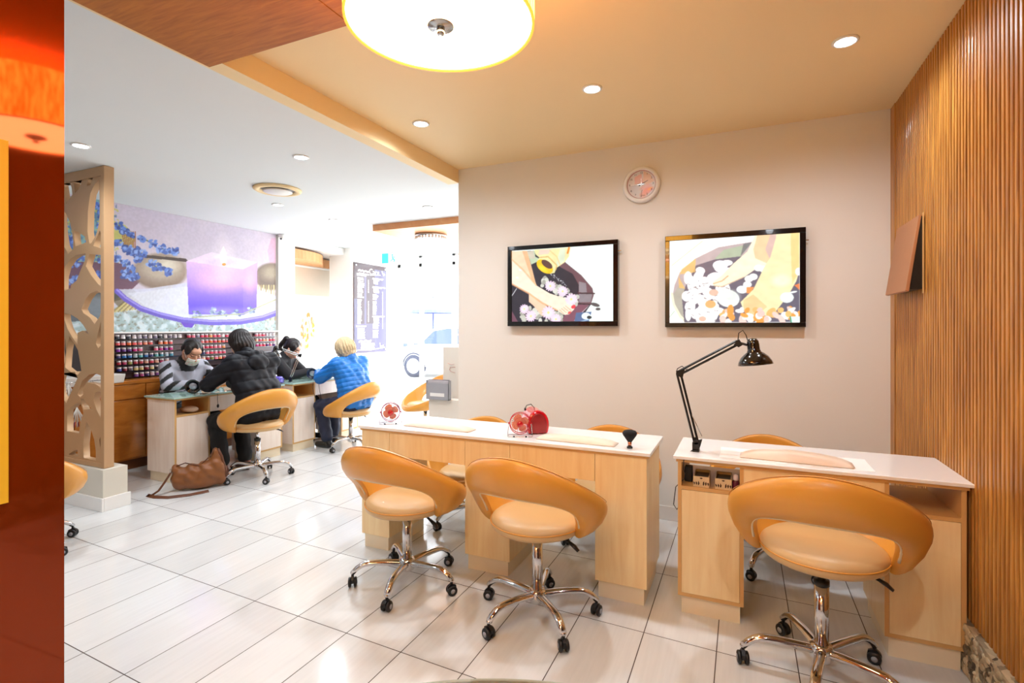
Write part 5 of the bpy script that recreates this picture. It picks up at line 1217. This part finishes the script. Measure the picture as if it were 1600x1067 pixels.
# stools of the two technicians
for x,y,lab in ((-5.19,3.42,'low swivel stool under the technician in the striped jumper'),(-5.18,4.64,'low swivel stool under the technician with the ponytail')):
    t=thing('swivel_stool',lab,'stool',(x,y,0),.3,'technician stools')
    MB().lathe([(.001,.40),(.15,.40),(.165,.41),(.165,.44),(.15,.455),(.001,.458)],32).build('seat',M_leath2,t); bb_=bpy.data.objects.new('swivel_base',None); C.objects.link(bb_); bb_.parent=t; make_base(bb_,.40,False,.19)
# ================================================================ STREET OUTSIDE
struct(MB().box(-30,12,FY+.1,40,-.13,-.03).build('ground',mat('street_paving',(206,204,200),.8,noise=.05,scale=3)))
fc=MB().box(-30,12,30,31,-.03,7); struct(fc.build('wall_street',mat('pale_facade',(226,224,220),.8,noise=.03,scale=.5)))
um=thing('street_parasol','pale blue cafe parasol out on the street through the shop door','parasol',(-9.6,15.0,-.03))
MB().cyl((0,0,0),(0,0,2.45),.03).build('pole',mat('blue_metal',(90,104,170),.4,noise=.03),um); MB().lathe([(.001,2.42),(.16,2.36),(.85,1.98),(.83,1.96),(.001,2.36)],8,smooth=False).build('canopy',mat('blue_canvas',(120,130,190),.8,noise=.05),um)
MB().lathe([(.84,1.98),(.85,1.98),(.85,1.88),(.84,1.88)],8,smooth=False).build('valance',MATS['blue_canvas'],um); MB().lathe([(.001,0),(.3,0),(.3,.05),(.001,.08)],20).build('foot',M_grey,um)
for k,x in enumerate((-10.35,-9.6)):
    c=thing('cafe_chair','thin blue cafe chair under the street parasol, '+('left one' if k==0 else 'right one'),'chair',(x+.15,13.9,-.03),.3*k,'cafe chairs on the street')
    MB().box(-.2,.2,-.2,.2,.43,.46).build('seat',MATS['blue_metal'],c); MB().box(-.2,.2,.18,.2,.6,.88).build('backrest',MATS['blue_metal'],c)
    for sx in (-.18,.18):
        for sy in (-.18,.19): MB().cyl((sx,sy,0),(sx,sy,.44 if sy<0 else .88),.012).build('leg',MATS['blue_metal'],c)
bn=thing('street_banner','tall teal banner standing beside the street parasol','banner',(-10.75,14.2,-.03)); MB().box(-.11,.11,-.01,.01,.3,2.6).build('banner_cloth',mat('teal_cloth',(130,180,190),.8,noise=.03),bn); MB().cyl((-.12,0,0),(-.12,0,2.65),.015).build('pole',M_grey,bn); MB().box(-.2,.2,-.15,.15,0,.04).build('foot',M_grey,bn)
car=thing('parked_car','white parked car seen through the shop door glass','car',(-7.2,12.3,-.03))
prof=[(-1.95,.30),(-2.0,.62),(-1.9,.80),(-1.15,.92),(-.62,1.36),(-.2,1.44),(.75,1.42),(1.35,1.05),(1.9,.95),(2.0,.6),(1.95,.3)]
b_=MB().prism(prof,-.1,1.5,'y'); b_.build('car_body',mat('car_white',(236,238,242),.2,coat=.6,noise=.01),car,bevel=.05)
MB().prism([(-1.02,.94),(-.58,1.30),(-.15,1.37),(.10,1.37),(.10,.95)],-.108,-.101,'y').prism([(.16,.95),(.16,1.37),(.70,1.35),(1.15,1.02),(1.15,.96)],-.108,-.101,'y').build('side_windows',mat('car_glass',(70,90,130),.1,coat=.5,noise=.02),car)
for wx in (-1.25,1.22):
    w=MB().lathe([(.20,-.02),(.30,-.02),(.315,0),(.315,.17),(.001,.18)],32,mtx=Matrix.Translation((wx,-.07,.315))@Matrix.Rotation(PI/2,4,'X')@Matrix.Translation((0,0,-.12))).build('wheel',mat('tyre',(50,56,80),.7,noise=.05),car)
    MB().tube([(wx+.36*math.cos(PI*i/12),-.104,.315+.36*math.sin(PI*i/12)) for i in range(13)],.02,6).build('wheel_arch',MATS['tyre'],car)
    r=MB().lathe([(.001,.0),(.07,.0),(.21,-.01),(.22,-.03),(.001,-.04)],32,mtx=Matrix.Translation((wx,-.145,.315))@Matrix.Rotation(PI/2,4,'X')); 
    for k in range(5): a=2*PI*k/5; r.cyl((wx+.05*math.cos(a),-.150,.315+.05*math.sin(a)),(wx+.2*math.cos(a),-.146,.315+.2*math.sin(a)),.018,n=6)
    r.build('hubcap',mat('hub_silver',(200,204,214),.3,metal=.4,noise=.02),w)
# ================================================================ LIGHT
w=bpy.data.worlds.new('sky'); S.world=w; w.use_nodes=True
bgn=w.node_tree.nodes['Background']; bgn.inputs[0].default_value=(.86,.93,1,1); bgn.inputs[1].default_value=4.5
sun=bpy.data.lights.new('sun','SUN'); sun.energy=6; sun.angle=.05; sun.color=(1,.97,.92)
so_=bpy.data.objects.new('sun',sun); C.objects.link(so_); so_.rotation_euler=Euler((math.radians(-48),0,math.radians(25)))
def portal(name,loc,rot,sx,sy,e,c):
    L=bpy.data.lights.new(name,'AREA'); L.shape='RECTANGLE'; L.size=sx; L.size_y=sy; L.energy=e; L.color=c
    o=bpy.data.objects.new(name,L); C.objects.link(o); o.location=loc; o.rotation_euler=rot; return o
p_=portal('window_daylight',(-3.9,FY-.12,1.3),(D(-90),0,0),3.2,2.4,75,(.9,.95,1))
p_.data.cycles.is_portal=False
# lamps added out of view
# unseen downlights, added around the camera to brighten the foreground
for x,y in ((-.9,-.4),(.3,.6),(-1.2,-1.8),(-3.2,.4),(-4.6,.2)):
    z=HZ if x>XW else LZ
    z2=2.565 if x>XW else LZ
    downlight(x,y,z2,'unseen ceiling downlight added out of view to light the foreground',CW,50)
for x,y in ((-.35,-1.15),(-1.15,-1.9)):  # pendants assumed behind the camera, added to warm the faces turned to it
    c=copy_tree(pn); c.location=(x,y,PZ); c['label']='large round drum pendant added unseen behind the viewer for warm light'; c['group']='added drum pendants behind the viewer'
# ================================================================ CAMERA
cd=bpy.data.cameras.new('camera'); cd.sensor_width=36; cd.lens=FP/1600*36; cd.shift_y=-(533.5-HY)/1600; cd.clip_start=.02
co_=bpy.data.objects.new('camera',cd); C.objects.link(co_); co_.location=(0,0,EYE); co_.rotation_euler=(PI/2,0,YAW); S.camera=co_
S.view_settings.view_transform='Standard'; S.view_settings.look='None'; S.view_settings.gamma=1; S.view_settings.use_curve_mapping=False; S.view_settings.exposure=.3
S.cycles.use_denoising=True; S.cycles.max_bounces=8; S.cycles.diffuse_bounces=4; S.cycles.transparent_max_bounces=12; S.cycles.caustics_reflective=False; S.cycles.caustics_refractive=False; S.cycles.sample_clamp_indirect=6
